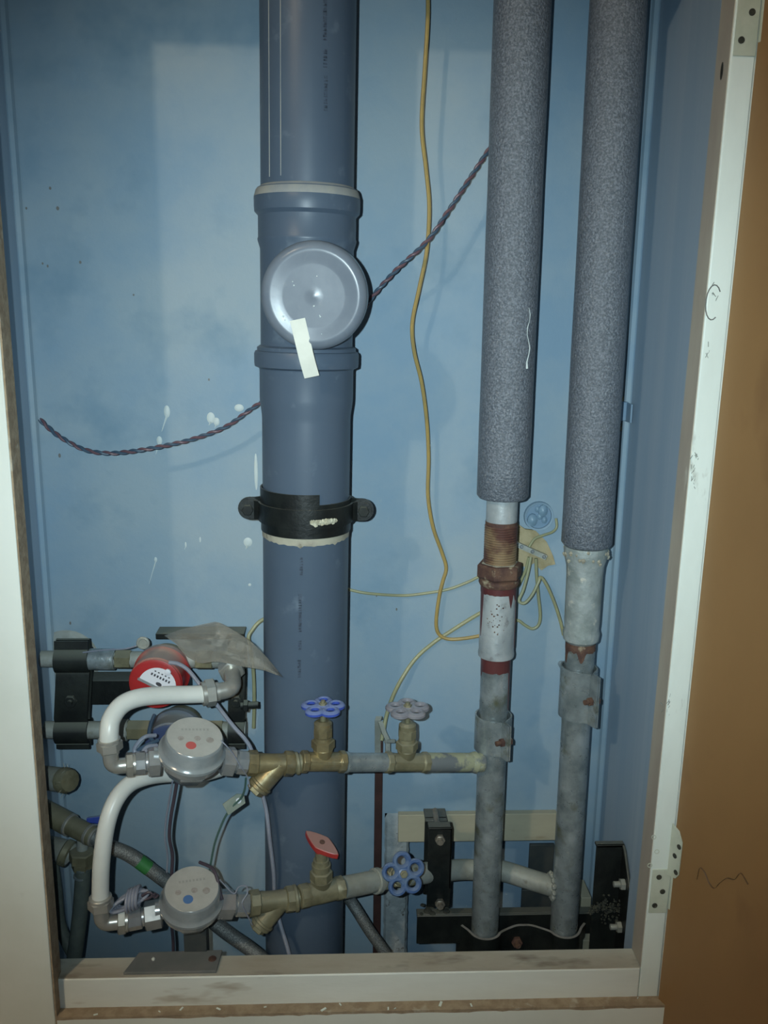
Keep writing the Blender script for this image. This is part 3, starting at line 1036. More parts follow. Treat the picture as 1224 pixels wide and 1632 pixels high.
# ------------------------------------------------------------------ valves and fittings
def wheel(mb, c, up, R, xh=None):
    """five-lobed cast handwheel"""
    M = frame(c, up, xh)
    t = R * 0.125
    for k in range(5):
        a = 2 * math.pi * k / 5 + 0.3
        cx, cy = 0.60 * R * math.cos(a), 0.60 * R * math.sin(a)
        ring = [M @ V((cx + 0.32 * R * math.cos(q), cy + 0.32 * R * math.sin(q), 0)) for q in [2 * math.pi * j / 18 for j in range(18)]]
        mb.tube(ring, t, 8, closed=True, sq=1.25)
    mb.lathe([(0.30 * R, -t), (0.36 * R, -t * 0.4), (0.36 * R, t * 0.5), (0.26 * R, t * 1.1), (0.10 * R, t * 1.1)], M, 20)


def gate_valve(label, c, axis, stem, L, rbody, stem_h, R, mt_body, mt_wheel, group=None, wheel_up=None, xh=None, tilt_label=None):
    """c centre of the bore; axis along the pipe; stem up; L body length; stem_h wheel height above the bore"""
    axis, stem = V(axis).normalized(), V(stem).normalized()
    o_ = thing('gate_valve', label, 'valve', c - V((0, 0, rbody)), group)
    m = MB()
    m.lathe([(rbody * 0.8, -L * 0.5), (rbody, -L * 0.48), (rbody, -L * 0.36), (rbody * 0.86, -L * 0.33), (rbody * 0.86, L * 0.33), (rbody, L * 0.36), (rbody, L * 0.48), (rbody * 0.8, L * 0.5)], frame(c, axis, stem), 8, rot=math.pi / 8)
    m.lathe([(rbody * 0.84, -L * 0.34), (rbody * 0.84, L * 0.34)], frame(c, axis), 24)
    m.lathe([(rbody * 0.55, -rbody * 0.3), (rbody * 0.66, rbody * 0.3), (rbody * 0.86, rbody * 1.0), (rbody * 0.92, rbody * 1.35)], frame(c, stem), 24)
    m.build('body', mt_body, o_, bevel=0.0008)
    z = rbody * 1.3
    u = (stem_h - z)
    m = MB()
    m.hexa(c + stem * z, c + stem * (z + u * 0.22), rbody * 1.04)
    m.cyl(c + stem * (z + u * 0.22), c + stem * (z + u * 0.30), rbody * 0.82, rbody * 0.78)
    m.hexa(c + stem * (z + u * 0.30), c + stem * (z + u * 0.52), rbody * 0.86, rot=0.4, seg=8)
    m.lathe([(rbody * 0.80, 0), (rbody * 0.80, u * 0.12), (rbody * 0.5, u * 0.18)], frame(c + stem * (z + u * 0.50), stem), 20)
    m.build('bonnet', mt_body, o_)
    wu = V(wheel_up).normalized() if wheel_up else stem
    m = MB()
    m.cyl(c + stem * (z + u * 0.6), c + stem * (stem_h + R * 0.12), rbody * 0.26, seg=12)
    top_ = c + stem * (stem_h + R * 0.10)
    m.hexa(top_, top_ + wu * R * 0.14, R * 0.19)
    m.cyl(top_ + wu * R * 0.1, top_ + wu * R * 0.24, R * 0.10, seg=10)
    m.build('stem', M_BRASSD, o_)
    m = MB()
    wheel(m, c + stem * stem_h, wu, R, xh)
    m.build('handwheel', mt_wheel, o_)
    return o_


def pxz(px, py, q):
    """height above q of the pixel row py, at q's depth"""
    return P(px, py, q.y).z - q.z


cU1 = BU(515, 1214)
aU = BU(560) - BU(470)
hU1 = pxz(515, 1127, cU1)
gate_valve('brass gate valve with bright blue handwheel in front of the thick grey pipe', cU1, aU, (0, 0, 1), S(76, cU1), S(36, cU1) / 2, hU1, S(34, cU1), M_BRASS, M_HBLUE)
cU2 = BU(648, 1215)
gate_valve('dusty brass gate valve with silver handwheel next to the branch riser', cU2, BU(690) - BU(600), (0, 0, 1), S(78, cU2), S(34, cU2) / 2, pxz(648, 1130, cU2), S(34, cU2), M_BRASSD, M_HSILV)
m = MB()
m.cyl(BU(548), BU(614), S(30, BU(580)) / 2, seg=28)
m.cyl(BU(549), BU(553), S(34, BU(550)) / 2, seg=28)
tag(m.build('pipe_nipple', M_GALV), 'short galvanised nipple between the blue and silver handwheel valves', 'pipe nipple')


def strainer(label, a, b_, rb_, drop_dir, dl, mt_, rc_):
    """Y-shaped strainer from a (left) to b_ (right)"""
    ax_ = (b_ - a)
    L_ = ax_.length
    o_ = thing('strainer', label, 'strainer', (a + b_) / 2 - V((0, 0, rb_ * 2)))
    m = MB()
    M = frame(a, ax_)
    m.lathe([(rb_ * 1.05, 0), (rb_ * 1.16, L_ * 0.02), (rb_ * 1.16, L_ * 0.2), (rb_ * 1.0, L_ * 0.22)], M, 8, rot=0.39)
    m.lathe([(rb_ * 0.92, L_ * 0.2), (rb_ * 0.88, L_ * 0.5), (rb_ * 0.92, L_ * 0.78)], M, 24)
    m.lathe([(rb_ * 1.0, L_ * 0.78), (rb_ * 1.16, L_ * 0.8), (rb_ * 1.16, L_ * 0.97), (rb_ * 1.05, L_)], M, 8, rot=0.39)
    s0 = a + ax_ * 0.70
    dd = V(drop_dir).normalized()
    m.cyl(s0, s0 + dd * dl * 0.74, rc_ * 0.92, rc_ * 1.0, seg=24)
    m.cyl(s0 + dd * dl * 0.68, s0 + dd * dl * 0.76, rc_ * 1.12, seg=24, ch=0.0008)
    m.build('body', mt_, o_)
    m = MB()
    m.cyl(s0 + dd * dl * 0.76, s0 + dd * dl * 0.86, rc_ * 1.04, seg=24, ch=0.0006)
    m.hexa(s0 + dd * dl * 0.86, s0 + dd * dl, rc_ * 0.80)
    m.build('plug', mt_, o_)
    return o_


sa, sb = BU(394, 1216), BU(468, 1217)
s0 = sa + (sb - sa) * 0.70
tip = P(404, 1262, s0.y - 0.012)
strainer('brass strainer with an angled plug beside the red-dot water meter', sa, sb, S(35, sa) / 2, tip - s0, (tip - s0).length, M_BRASS, S(36, sa) / 2)
m = MB()
m.cyl(BU(466, 1217), BU(482, 1216), S(30, BU(475)) / 2, seg=24)
m.cyl(BU(470, 1217), BU(476, 1216), S(36, BU(475)) / 2, seg=24, ch=0.001)
tag(m.build('pipe_nipple', M_BRASSD), 'short dark brass nipple between the blue handwheel valve and its strainer', 'pipe nipple')


def water_meter(label, c, axis, up, mt_dot, s=1.0, stubL=0.0, stubR=0.0, textmat=None, name_dot='red_dot'):
    """c is the bore centre; up is the dial direction"""
    up, axis = V(up).normalized(), V(axis).normalized()
    up = (up - axis * up.dot(axis)).normalized()
    o_ = thing('water_meter', label, 'water meter', c - V((0, 0, 0.03 * s)), None)
    M = frame(c, up, axis)
    m = MB()
    m.lathe([(0.020 * s, -0.030 * s), (0.026 * s, -0.027 * s), (0.0345 * s, -0.012 * s), (0.0375 * s, -0.004 * s), (0.0375 * s, 0.006 * s)], M, 8, rot=0.39)
    m.lathe([(0.036 * s, -0.006 * s), (0.0395 * s, -0.002 * s), (0.0395 * s, 0.007 * s), (0.037 * s, 0.009 * s)], M, 48)
    m.cyl(c - axis * (0.048 * s), c + axis * (0.048 * s), 0.0125 * s, seg=24)
    m.build('body', M_CHROME, o_)
    m = MB()
    m.lathe([(0.0405 * s, 0.006 * s), (0.0430 * s, 0.0085 * s), (0.0430 * s, 0.0125 * s), (0.0400 * s, 0.015 * s), (0.0385 * s, 0.018 * s), (0.0375 * s, 0.031 * s), (0.0355 * s, 0.0345 * s), (0.0345 * s, 0.035 * s)], M, 56)
    m.build('housing', M_CLEAR, o_)
    m = MB()
    m.lathe([(0.0352 * s, 0.0340 * s), (0.0350 * s, 0.0354 * s), (0.030 * s, 0.0358 * s), (0.002 * s, 0.0360 * s)], M, 56)
    d = m.build('dial', M_LID, o_)
    # M x = along pipe, y = away from the viewer
    m = MB()
    m.lathe([(0.0066 * s, 0), (0.0066 * s, 0.0003)], M @ Matrix.Translation((-0.006 * s, -0.0165 * s, 0.0358 * s)), 20)
    m.build(name_dot, mt_dot, d)
    m = MB()
    for k in range(8):
        m.box((-0.0165 * s + k * 0.0046 * s, 0.010 * s, 0.0357 * s), (-0.0138 * s + k * 0.0046 * s, 0.0135 * s, 0.0361 * s), M)
    m.build('faded_digits', M_INK2, d)
    for (x, y, r) in ((0.003, -0.004, 0.0042), (0.0185, -0.007, 0.0050), (-0.018, -0.004, 0.004)):
        m = MB()
        m.lathe([(r * s, 0), (r * s, 0.0002)], M @ Matrix.Translation((x * s, y * s, 0.0359 * s)), 16)
        m.build('small_pointer', M_INKP, d)
    return o_


M_INK2 = mat('very_faded_ink', (0.32, 0.315, 0.29), rough=0.6)
M_INKP = mat('faint_pointer', (0.35, 0.32, 0.29), (0.28, 0.25, 0.22), 0.6, scale=300)


def union(label, a, b_, rn_, rp_, mt_, flip=False):
    """union nut on a short tail"""
    m = MB()
    d = (b_ - a)
    o_ = thing('union_nut', label, 'pipe fitting', (a + b_) / 2 - V((0, 0, rn_)))
    e0, e1 = (0.0, 0.48) if not flip else (0.52, 1.0)
    m.hexa(a + d * e0, a + d * e1, rn_, rot=0.3)
    m.build('nut', mt_, o_)
    m = MB()
    m.cyl(a, b_, rp_, seg=24)
    f0, f1 = (0.52, 0.92) if not flip else (0.06, 0.46)
    m.hexa(a + d * f0, a + d * f1, rp_ * 1.22, rot=0.1, seg=8)
    m.build('tail', mt_, o_)
    return o_


aM = (BU(360) - BU(250)).normalized()
cM = BU(304, 1206)
TM = math.radians(19)
upM = V((0.0, -math.sin(TM), math.cos(TM))) + V((-0.05, 0, 0))
water_meter('domed water meter with a red dot, above the other small domed meter', cM, aM, upM, M_REDDOT, S(106, cM) / 0.086)
union('chrome union nut between the red-dot meter and its strainer', BU(352, 1212), BU(398, 1216), S(24, cM), S(32, cM) / 2, M_CHROME)
union('chrome union nut between the red-dot meter and the white pipe elbow', BU(212, 1217), BU(256, 1213), S(23, cM), S(30, cM) / 2, M_CHROME, True)


def elbow(label, corner, d1, L1, d2, L2, r, nut1=True, nut2=True, mt_=None):
    """compression elbow: corner, two legs; nuts at the ends"""
    d1, d2 = V(d1).normalized(), V(d2).normalized()
    mt_ = mt_ or M_NICKEL
    o_ = thing('elbow_fitting', label, 'pipe fitting', corner - V((0, 0, r)))
    m = MB()
    k = r * 1.1
    pts = [corner + d1 * L1]
    for i in range(9):
        t = i / 8
        pts.append(corner + d1 * k * (1 - t) ** 2 + d2 * k * t ** 2)
    pts.append(corner + d2 * L2)
    m.tube(pts, r, 20)
    m.cyl(corner + d1 * L1 * 0.50, corner + d1 * L1 * 0.62, r * 1.12, seg=20)
    m.build('bend', mt_, o_)
    for dd, L_, on in ((d1, L1, nut1), (d2, L2, nut2)):
        if on:
            m = MB()
            m.hexa(corner + dd * (L_ * 0.62), corner + dd * (L_ * 0.98), r * 1.62, rot=0.25)
            m.cyl(corner + dd * (L_ * 0.92), corner + dd * (L_ * 1.08), r * 1.42, seg=20, ch=0.0008)
            m.build('compression_nut', mt_, o_)
    return o_


cE = BU(178, 1222)
rE = S(25, cE) / 2
wp0 = P(174, 1180, cE.y)
elbow('nickel compression elbow at the inlet of the red-dot meter', cE, wp0 - cE, (wp0 - cE).length, BU(212, 1218) - cE, (BU(214, 1218) - cE).length, rE)
cE3 = P(372, 1098, 1.075)
d3 = P(368, 1058, 1.12) - cE3
elbow('nickel compression elbow under the plastic bag at the end of the arched white pipe', cE3, P(318, 1107, 1.06) - cE3, (P(326, 1107, 1.06) - cE3).length, d3, d3.length, S(27, cE3) / 2)
m = MB()
pts = smooth_path([wp0 + V((0, 0, -0.01)), P(174, 1168, 0.976), P(178, 1145, 0.985), P(195, 1123, 1.0), P(222, 1112, 1.015), P(260, 1108, 1.035), P(300, 1107, 1.052), P(334, 1106, 1.064)], 8)
m.tube(pts, S(29, P(240, 1110, 1.02)) / 2, 24)
tag(m.build('white_pipe', M_WPIPE), 'white plastic pipe arching over the red-dot meter', 'plastic pipe')

# lower line
LOW = [(175, 1472, 0.985), (215, 1466, 0.990), (305, 1446, 1.005), (400, 1440, 1.025), (470, 1432, 1.043), (515, 1421, 1.052), (600, 1404, 1.10), (650, 1394, 1.135), (735, 1386, 1.19), (800, 1388, 1.193), (895, 1417, 1.16)]


def BL(px):
    for a, b_ in zip(LOW, LOW[1:]):
        if px <= b_[0] or b_ is LOW[-1]:
            t = (px - a[0]) / (b_[0] - a[0])
            return P(px, a[1] + (b_[1] - a[1]) * t, a[2] + (b_[2] - a[2]) * t)


m = MB()
pts = [BL(648), BL(690), BL(735), BL(768), BL(800), BL(850), P(893, 1416, 1.155)]
m.tube(smooth_path(pts, 6), S(32, BL(735)) / 2, 24)
m.build('branch_pipe', M_GALVD, riser2)
m = MB()
for k in range(12):
    a = 2 * math.pi * k / 12
    c = P(879, 1412, 1.155)
    m.lathe([(0.003, -0.003), (0.005, 0), (0.003, 0.003)], frame(c + V((0.0, 0.017 * math.cos(a), 0.017 * math.sin(a))), (1, 0, 0)), 8)
m.build('weld_bead', M_GALVD, riser2)

cL2 = BL(634)
axL2 = BL(690) - BL(600)
wpt = P(643, 1393, 1.072)
fwd = wpt - cL2
gate_valve('gate valve whose dusty blue handwheel faces forward beside the black bracket', cL2, axL2, fwd, S(64, cL2), S(36, cL2) / 2, fwd.length, S(34, wpt), M_BRASSD, M_HBLUED, xh=(0.2, 0, 1), wheel_up=(0.10, -1.0, 0.42))
m = MB()
m.cyl(BL(545), BL(608), S(34, BL(580)) / 2, seg=28)
m.cyl(BL(596), BL(604), S(40, BL(600)) / 2, seg=28, ch=0.001)
tag(m.build('pipe_nipple', M_GALVD), 'short dusty nipple between the red handle valve and the forward-facing blue handwheel', 'pipe nipple')

# ball valve with red butterfly handle
cB = BL(512)
axB = (BL(550) - BL(475)).normalized()
rB = S(38, cB) / 2
Lb = S(76, cB)
o = thing('ball_valve', 'dusty brass valve with a red butterfly handle', 'valve', cB - V((0, 0, rB)))
m = MB()
m.lathe([(rB * 0.86, -Lb * 0.5), (rB, -Lb * 0.47), (rB, -Lb * 0.3), (rB * 0.88, -Lb * 0.26), (rB * 0.88, Lb * 0.3), (rB, Lb * 0.34), (rB, Lb * 0.48), (rB * 0.86, Lb * 0.5)], frame(cB, axB, (0, 0, 1)), 8, rot=0.39)
m.lathe([(rB * 0.9, -Lb * 0.3), (rB * 0.93, 0), (rB * 0.9, Lb * 0.3)], frame(cB, axB), 24)
m.lathe([(rB * 0.5, -rB * 0.2), (rB * 0.7, rB * 0.5), (rB * 0.95, rB * 1.25)], frame(cB, (0, 0, 1)), 24)
m.build('body', M_BRASSD, o)
hB = pxz(510, 1350, cB)
m = MB()
z0 = rB * 1.2
m.hexa(cB + V((0, 0, z0)), cB + V((0, 0, z0 + (hB - z0) * 0.28)), rB * 0.95)
m.cyl(cB + V((0, 0, z0 + (hB - z0) * 0.28)), cB + V((0, 0, z0 + (hB - z0) * 0.62)), rB * 0.72, rB * 0.66)
m.cyl(cB + V((0, 0, z0 + (hB - z0) * 0.4)), cB + V((0, 0, z0 + (hB - z0) * 0.48)), rB * 0.8)
m.cyl(cB + V((0, 0, z0 + (hB - z0) * 0.6)), cB + V((0, 0, hB)), rB * 0.5)
m.build('bonnet', M_BRASSD, o)
m = MB()
hd = S(66, cB)
Mh = frame(cB + V((0, 0, hB)), V((0.18, -0.22, 1)), V((0.80, -0.62, -0.06)))
poly = []
for k in range(40):
    a = 2 * math.pi * k / 40
    ca, sa_ = math.cos(a), math.sin(a)
    rr = 1.0 / ((abs(ca) / (hd * 0.52)) ** 1.25 + (abs(sa_) / (hd * 0.235)) ** 1.25) ** (1 / 1.25)
    poly.append((rr * ca, rr * sa_))
m.prism(poly, 0.0, 0.0085, Mh)
m.lathe([(0.009, -0.006), (0.0085, 0.001)], Mh, 16)
m.build('butterfly_handle', M_HRED, o, bevel=0.0012)
m = MB()
m.lathe([(0.0035, 0.008), (0.0035, 0.0098), (0.002, 0.0102)], Mh, 12)
m.build('handle_screw', M_RUST, o)

sa, sb = BL(397), BL(470)
s0 = sa + (sb - sa) * 0.70
tip = P(408, 1482, s0.y - 0.012)
strainer('dusty brass strainer with an angled plug beside the blue-dot water meter', sa, sb, S(36, sa) / 2, tip - s0, (tip - s0).length, M_BRASSD, S(34, sa) / 2)
m = MB()
m.cyl(BL(466), BL(482), S(32, BL(475)) / 2, seg=24)
m.cyl(BL(468), BL(474), S(42, BL(475)) / 2, seg=24, ch=0.001)
tag(m.build('pipe_nipple', M_BRASSD), 'short dark brass nipple between the red handle valve and its strainer', 'pipe nipple')
cN = P(305, 1443, 1.005)
aN = (BL(390) - BL(215)).normalized()
water_meter('domed water meter with a blue dot, just above the sill', cN, aN, upM, M_BLUEDOT, S(101, cN) / 0.086, name_dot='blue_dot')
union('chrome union nut between the blue-dot meter and its strainer', P(346, 1441, 1.012), P(400, 1441, 1.026), S(23, cN), S(31, cN) / 2, M_CHROME)
union('chrome union nut between the blue-dot meter and its white pipe elbow', P(200, 1467, 0.989), P(258, 1455, 0.998), S(22, cN), S(28, cN) / 2, M_CHROME, True)
cF = P(163, 1472, 0.983)
wl0 = P(160, 1432, 0.983)
elbow('nickel compression elbow at the inlet of the blue-dot meter', cF, wl0 - cF, (wl0 - cF).length, P(200, 1467, 0.989) - cF, (P(202, 1467, 0.989) - cF).length, S(25, cF) / 2)
m = MB()
pts = smooth_path([wl0 + V((0, 0, -0.012)), P(160, 1420, 0.985), P(162, 1370, 0.99), P(170, 1315, 1.0), P(184, 1276, 1.015), P(206, 1250, 1.035), P(236, 1238, 1.055), P(270, 1234, 1.078), P(320, 1233, 1.10), P(350, 1226, 1.12)], 8)
m.tube(pts, S(27, P(170, 1330, 1.0)) / 2, 24)
tag(m.build('white_pipe', M_WPIPE), 'white plastic pipe curving down to the blue-dot meter', 'plastic pipe')
# grey post and plate on the sill
pm = P(310, 1500, 1.03)
m = MB()
m.box((P(294, 1500, 1.045).x, 1.040, 0.45), (P(330, 1500, 1.045).x, 1.062, cN.z - 0.028))
tag(m.build('support_post', M_STEELD, bevel=0.001), 'dark grey flat post under the blue-dot meter', 'post')
m = MB()
q0, q1 = P(196, 1548, YF0 + 0.003), P(344, 1543, YF0 + 0.003)
m.prism([(q0.x, YF0 + 0.004), (q1.x, YF0 + 0.004), (q1.x + 0.003, YF1 + 0.006), (q0.x + 0.012, YF1 + 0.004)], SILL_Z + 0.0002, SILL_Z + 0.0042, Matrix.Identity(4))
plate = thing('metal_plate', 'flat grey metal plate screwed to the timber sill', 'plate', ((q0.x + q1.x) / 2, YF0 + 0.02, SILL_Z))
m.build('plate', M_GREYPL, plate, bevel=0.0006)
m = MB()
m.lathe([(0.0055, 0), (0.005, 0.0012), (0.002, 0.0016)], frame(V((q1.x - 0.008, YF0 + 0.026, SILL_Z + 0.0042)), (0, 0, 1)), 16)
m.build('screw', M_RUST, plate)
m = MB()
m.lathe([(0.0022, 0), (0.0026, 0.002), (0.0012, 0.0036)], frame(V((q0.x + 0.034, YF0 + 0.026, SILL_Z + 0.0042)), (0, 0, 1)), 8)
m.build('paint_blob', M_PAPER, plate)

# ------------------------------------------------------------------ the meter group on the left: two pipes, two older meters
YL = 1.175


def hpipe(label, name, rows, r, mt_, bits=()):
    o_ = thing(name, label, 'water pipe', P(rows[0][0], rows[0][1], YL) - V((0, 0, r)))
    m = MB()
    m.tube([P(x, y, YL) for x, y in rows], r, 24)
    m.build('pipe', mt_, o_)
    for (nm, xa_, xb_, k, kind, mm_) in bits:
        m = MB()
        a = P(xa_, rows[0][1] + (rows[1][1] - rows[0][1]) * (xa_ - rows[0][0]) / (rows[1][0] - rows[0][0]), YL)
        b_ = P(xb_, rows[0][1] + (rows[1][1] - rows[0][1]) * (xb_ - rows[0][0]) / (rows[1][0] - rows[0][0]), YL)
        if kind == 'hex':
            m.hexa(a, b_, r * k)
        else:
            m.cyl(a, b_, r * k, seg=24, ch=0.001)
        m.build(nm, mm_, o_)
    return o_


rl = S(33, P(150, 1053, YL)) / 2
hpipe('dusty pipe running from the left wall into the red meter', 'branch_pipe', [(66, 1050), (386, 1052)], rl * 0.8, M_GALVD,
      (('coupling', 126, 142, 1.1, 'cyl', M_BRASSD), ('coupling', 142, 184, 1.3, 'cyl', M_GALV), ('union_nut', 184, 210, 1.2, 'hex', M_BRASSD), ('union_nut', 312, 340, 1.2, 'hex', M_BRASSD)))
hpipe('dusty pipe running from the left wall under the black double bracket', 'branch_pipe', [(72, 1163), (392, 1164)], rl * 0.86, M_GALVD,
      (('coupling', 186, 204, 1.25, 'cyl', M_GALVD), ('union_nut', 204, 240, 1.2, 'hex', M_BRASSD), ('union_nut', 330, 356, 1.2, 'hex', M_BRASSD)))


def dial_meter(label, px, py, mt_, mt_face, open_lid):
    c = P(px, py, YL)
    o_ = thing('water_meter', label, 'water meter', c - V((0, 0, 0.035)))
    d = V((-0.03, -1, 0.02)).normalized()
    M = frame(c, d, (1, 0, 0))
    m = MB()
    m.lathe([(0.018, -0.028), (0.030, -0.022), (0.034, -0.004), (0.034, 0.008)], M, 40)
    m.build('body', M_BRASSD, o_)
    m = MB()
    m.lathe([(0.0345, 0.004), (0.0390, 0.007), (0.0390, 0.016), (0.0365, 0.018), (0.0345, 0.024), (0.0360, 0.040), (0.0360, 0.050), (0.034, 0.052)], M, 48)
    m.build('casing', mt_, o_)
    m = MB()
    m.lathe([(0.034, 0.050), (0.0345, 0.054), (0.030, 0.0555), (0.002, 0.0555)], M, 48)
    f = m.build('lid', mt_face, o_)
    if open_lid:
        Mw = M @ Matrix.Translation((0.004, 0, 0.0555)) @ Matrix.Rotation(math.radians(-28), 4, 'Z')
        m = MB()
        poly = [(0.0255 * math.cos(a), 0.0265 * math.sin(a) - 0.003) for a in [math.pi * k / 22 for k in range(23)]]
        m.prism(poly, -0.0005, 0.0006, Mw)
        w = m.build('dial_window', M_DIALW, f)
        m = MB()
        for k in range(7):
            m.box((-0.0145 + k * 0.0042, 0.0085, 0.0006), (-0.0122 + k * 0.0042, 0.0118, 0.0009), Mw)
        for k in range(5):
            m.box((-0.012 + k * 0.005, 0.0150, 0.0006), (-0.0098 + k * 0.005, 0.0166, 0.0009), Mw)
        m.lathe([(0.0042, 0.0006), (0.0042, 0.0009)], Mw @ Matrix.Translation((0.001, 0.001, 0)), 14, sy=0.6)
        w2 = m.build('faded_digits', M_DARKINK, f)
        m = MB()
        m.ribbon([Mw @ V((x, -0.0045, 0.001)) for x in (-0.027, -0.01, 0.01, 0.027)], 0.003, 0.0024, Mw.to_3x3() @ V((0, 1, 0)))
        m.build('window_rim', M_CLEAR, f)
        m = MB()
        m.hexa(Mw @ V((0.004, 0.0225, 0.0)), Mw @ V((0.004, 0.0225, 0.0032)), 0.0045, seg=8)
        m.build('lid_catch', M_DIALW, f)
    return o_


dial_meter('older red water meter with a half-open dial behind the arched white pipe', 262, 1066, M_REDP, M_REDP, True)
dial_meter('older dark blue water meter hidden behind the red-dot meter', 285, 1165, M_BLUEP, M_BLUEP, False)


def double_bracket(label, px, w, xh_=0.0, dy=0.0):
    """black strap pair clamping both dusty pipes"""
    up_, lo_ = P(px, 1051, YL + dy), P(px, 1164, YL + dy)
    up_.y = lo_.y = YL
    o_ = thing('double_bracket', label, 'bracket', V((lo_.x, YL, lo_.z - 0.03)))
    R_ = rl * 1.16
    for sgn in (-1, 1):
        path = [V((up_.x, YL + sgn * 0.004, up_.z + R_ + 0.012)), V((up_.x, YL + sgn * 0.006, up_.z + R_ + 0.001))]
        for k in range(9):
            a = math.radians(70 - 140 * k / 8)
            path.append(V((up_.x, YL + sgn * R_ * math.cos(a), up_.z + R_ * math.sin(a))))
        path.append(V((up_.x + xh_ * 0.3, YL + sgn * 0.008, up_.z - R_ * 1.35)))
        path.append(V((lo_.x, YL + sgn * 0.008, lo_.z + R_ * 1.35)))
        for k in range(9):
            a = math.radians(70 - 140 * k / 8)
            path.append(V((lo_.x, YL + sgn * R_ * math.cos(a), lo_.z + R_ * math.sin(a))))
        path.append(V((lo_.x, YL + sgn * 0.006, lo_.z - R_ - 0.001)))
        path.append(V((lo_.x, YL + sgn * 0.006, lo_.z - R_ - 0.008)))
        m = MB()
        m.ribbon(path, w, 0.004, (1, 0, 0))
        m.build('strap', M_BLACKD, o_)
    m = MB()
    c = (up_ + lo_) / 2 + V((0, 0, -0.003))
    m.cyl(c + V((0, -0.022, 0)), c + V((0, YW - YL, 0)), 0.004, seg=12)
    m.hexa(c + V((0, -0.017, 0)), c + V((0, -0.011, 0)), 0.009)
    m.build('bolt', M_BLACKD, o_)
    return o_


double_bracket('wide black double bracket clamping the two dusty pipes at the left wall', 117, S(52, P(117, 1100, YL)))
double_bracket('narrow black double bracket clamping the dusty pipes under the plastic bag', 378, S(26, P(378, 1100, YL)))
m = MB()
m.cyl(P(384, 1125, 1.15), P(412, 1123, 1.15), 0.0048, seg=14)
m.hexa(P(388, 1125, 1.15), P(396, 1125, 1.15), 0.009)
m.build('side_bolt', M_BLACKD, bpy.data.objects['double_bracket.001'])
# mounting rails
m = MB()
a, b_ = P(134, 1120, 1.205), P(214, 1084, 1.205)
m.box((a.x, 1.198, a.z), (P(300, 1084, 1.2).x, 1.232, P(134, 1082, 1.205).z))
tag(m.build('mounting_rail', M_BLACK, bevel=0.001), 'wide black flat rail between the double bracket and the red meter', 'rail')
m = MB()
a, b_ = P(246, 1024, 1.21), P(388, 1008, 1.21)
m.box((a.x, 1.222, a.z + 0.006), (b_.x, 1.249, a.z + 0.010))
m.box((a.x, 1.219, a.z + 0.001), (b_.x, 1.223, a.z + 0.010))
tag(m.build('mounting_rail', M_BLACKD, bevel=0.001), 'black angle rail on the wall behind the plastic bag', 'rail')
m = MB()
cw = P(108, 1052, YW)
m.lathe([(0.047, 0.0), (0.043, 0.003), (0.02, 0.006)], frame(cw, (0, -1, 0)), 30)
m.build('cement_patch', M_GALVD, wall_back)
# seal on red meter: clear plastic ring and wire
m = MB()
q = P(228, 1025, 1.14)
m.tube([q + V((0.007 * math.cos(a), 0, 0.007 * math.sin(a))) for a in [2 * math.pi * k / 16 for k in range(16)]], 0.0022, 8, closed=True)
m.lathe([(0.006, -0.001), (0.006, 0.001)], frame(q, (0, -1, 0)), 14)
so = m.build('lead_seal', M_GALVD)
tag(so, 'small round seal disc at the top edge of the red meter', 'seal')
m = MB()
m.tube(smooth_path(PL([(132, 1040, 1.15), (165, 1036, 1.15), (200, 1034, 1.145), (222, 1028, 1.14)]), 5), 0.0011, 6)
tag(m.build('seal_wire', M_WGREY), 'thin seal wire lying along the dusty pipe to the red meter', 'wire')

# crumpled plastic bag
outline_top = [(262, 1013), (285, 1004), (318, 996), (346, 990), (372, 1004), (400, 1022), (425, 1047), (452, 1080)]
outline_bot = [(262, 1013), (280, 1026), (296, 1046), (318, 1058), (345, 1054), (385, 1062), (420, 1068), (452, 1080)]
bag = MB()
NU, NVb = 22, 11


def samp(lst, t):
    x = t * (len(lst) - 1)
    i = min(int(x), len(lst) - 2)
    f = x - i
    return (lst[i][0] + (lst[i + 1][0] - lst[i][0]) * f, lst[i][1] + (lst[i + 1][1] - lst[i][1]) * f)


for side in (-1, 1):
    for i in range(NU + 1):
        for j in range(NVb + 1):
            u, v = i / NU, j / NVb
            a, b_ = samp(outline_top, u), samp(outline_bot, u)
            px, py = a[0] + (b_[0] - a[0]) * v, a[1] + (b_[1] - a[1]) * v
            bulge = math.sin(math.pi * u) ** 0.7 * math.sin(math.pi * v)
            crumple = noise.noise(V((px * 0.035, py * 0.05, side * 3))) + 0.6 * abs(noise.noise(V((px * 0.08, py * 0.09, side * 7))))
            Yb = 1.122 + side * 0.014 * bulge + (0.017 * crumple * bulge) - 0.100 * (u - 0.5) - 0.022 * v
            bag.v.append(P(px, py, Yb))
st = (NU + 1) * (NVb + 1)
for s_ in range(2):
    for i in range(NU):
        for j in range(NVb):
            k = s_ * st + i * (NVb + 1) + j
            q = (k, k + NVb + 1, k + NVb + 2, k + 1)
            bag.f.append(q if s_ == 0 else q[::-1])
tag(bag.build('plastic_bag', M_BAG, angle=24), 'crumpled dusty clear plastic bag lying over the pipes beside the red meter', 'plastic bag')
# fitting below the bag on the elbow
m = MB()
a, b_ = P(362, 1082, 1.10), P(352, 1048, 1.14)
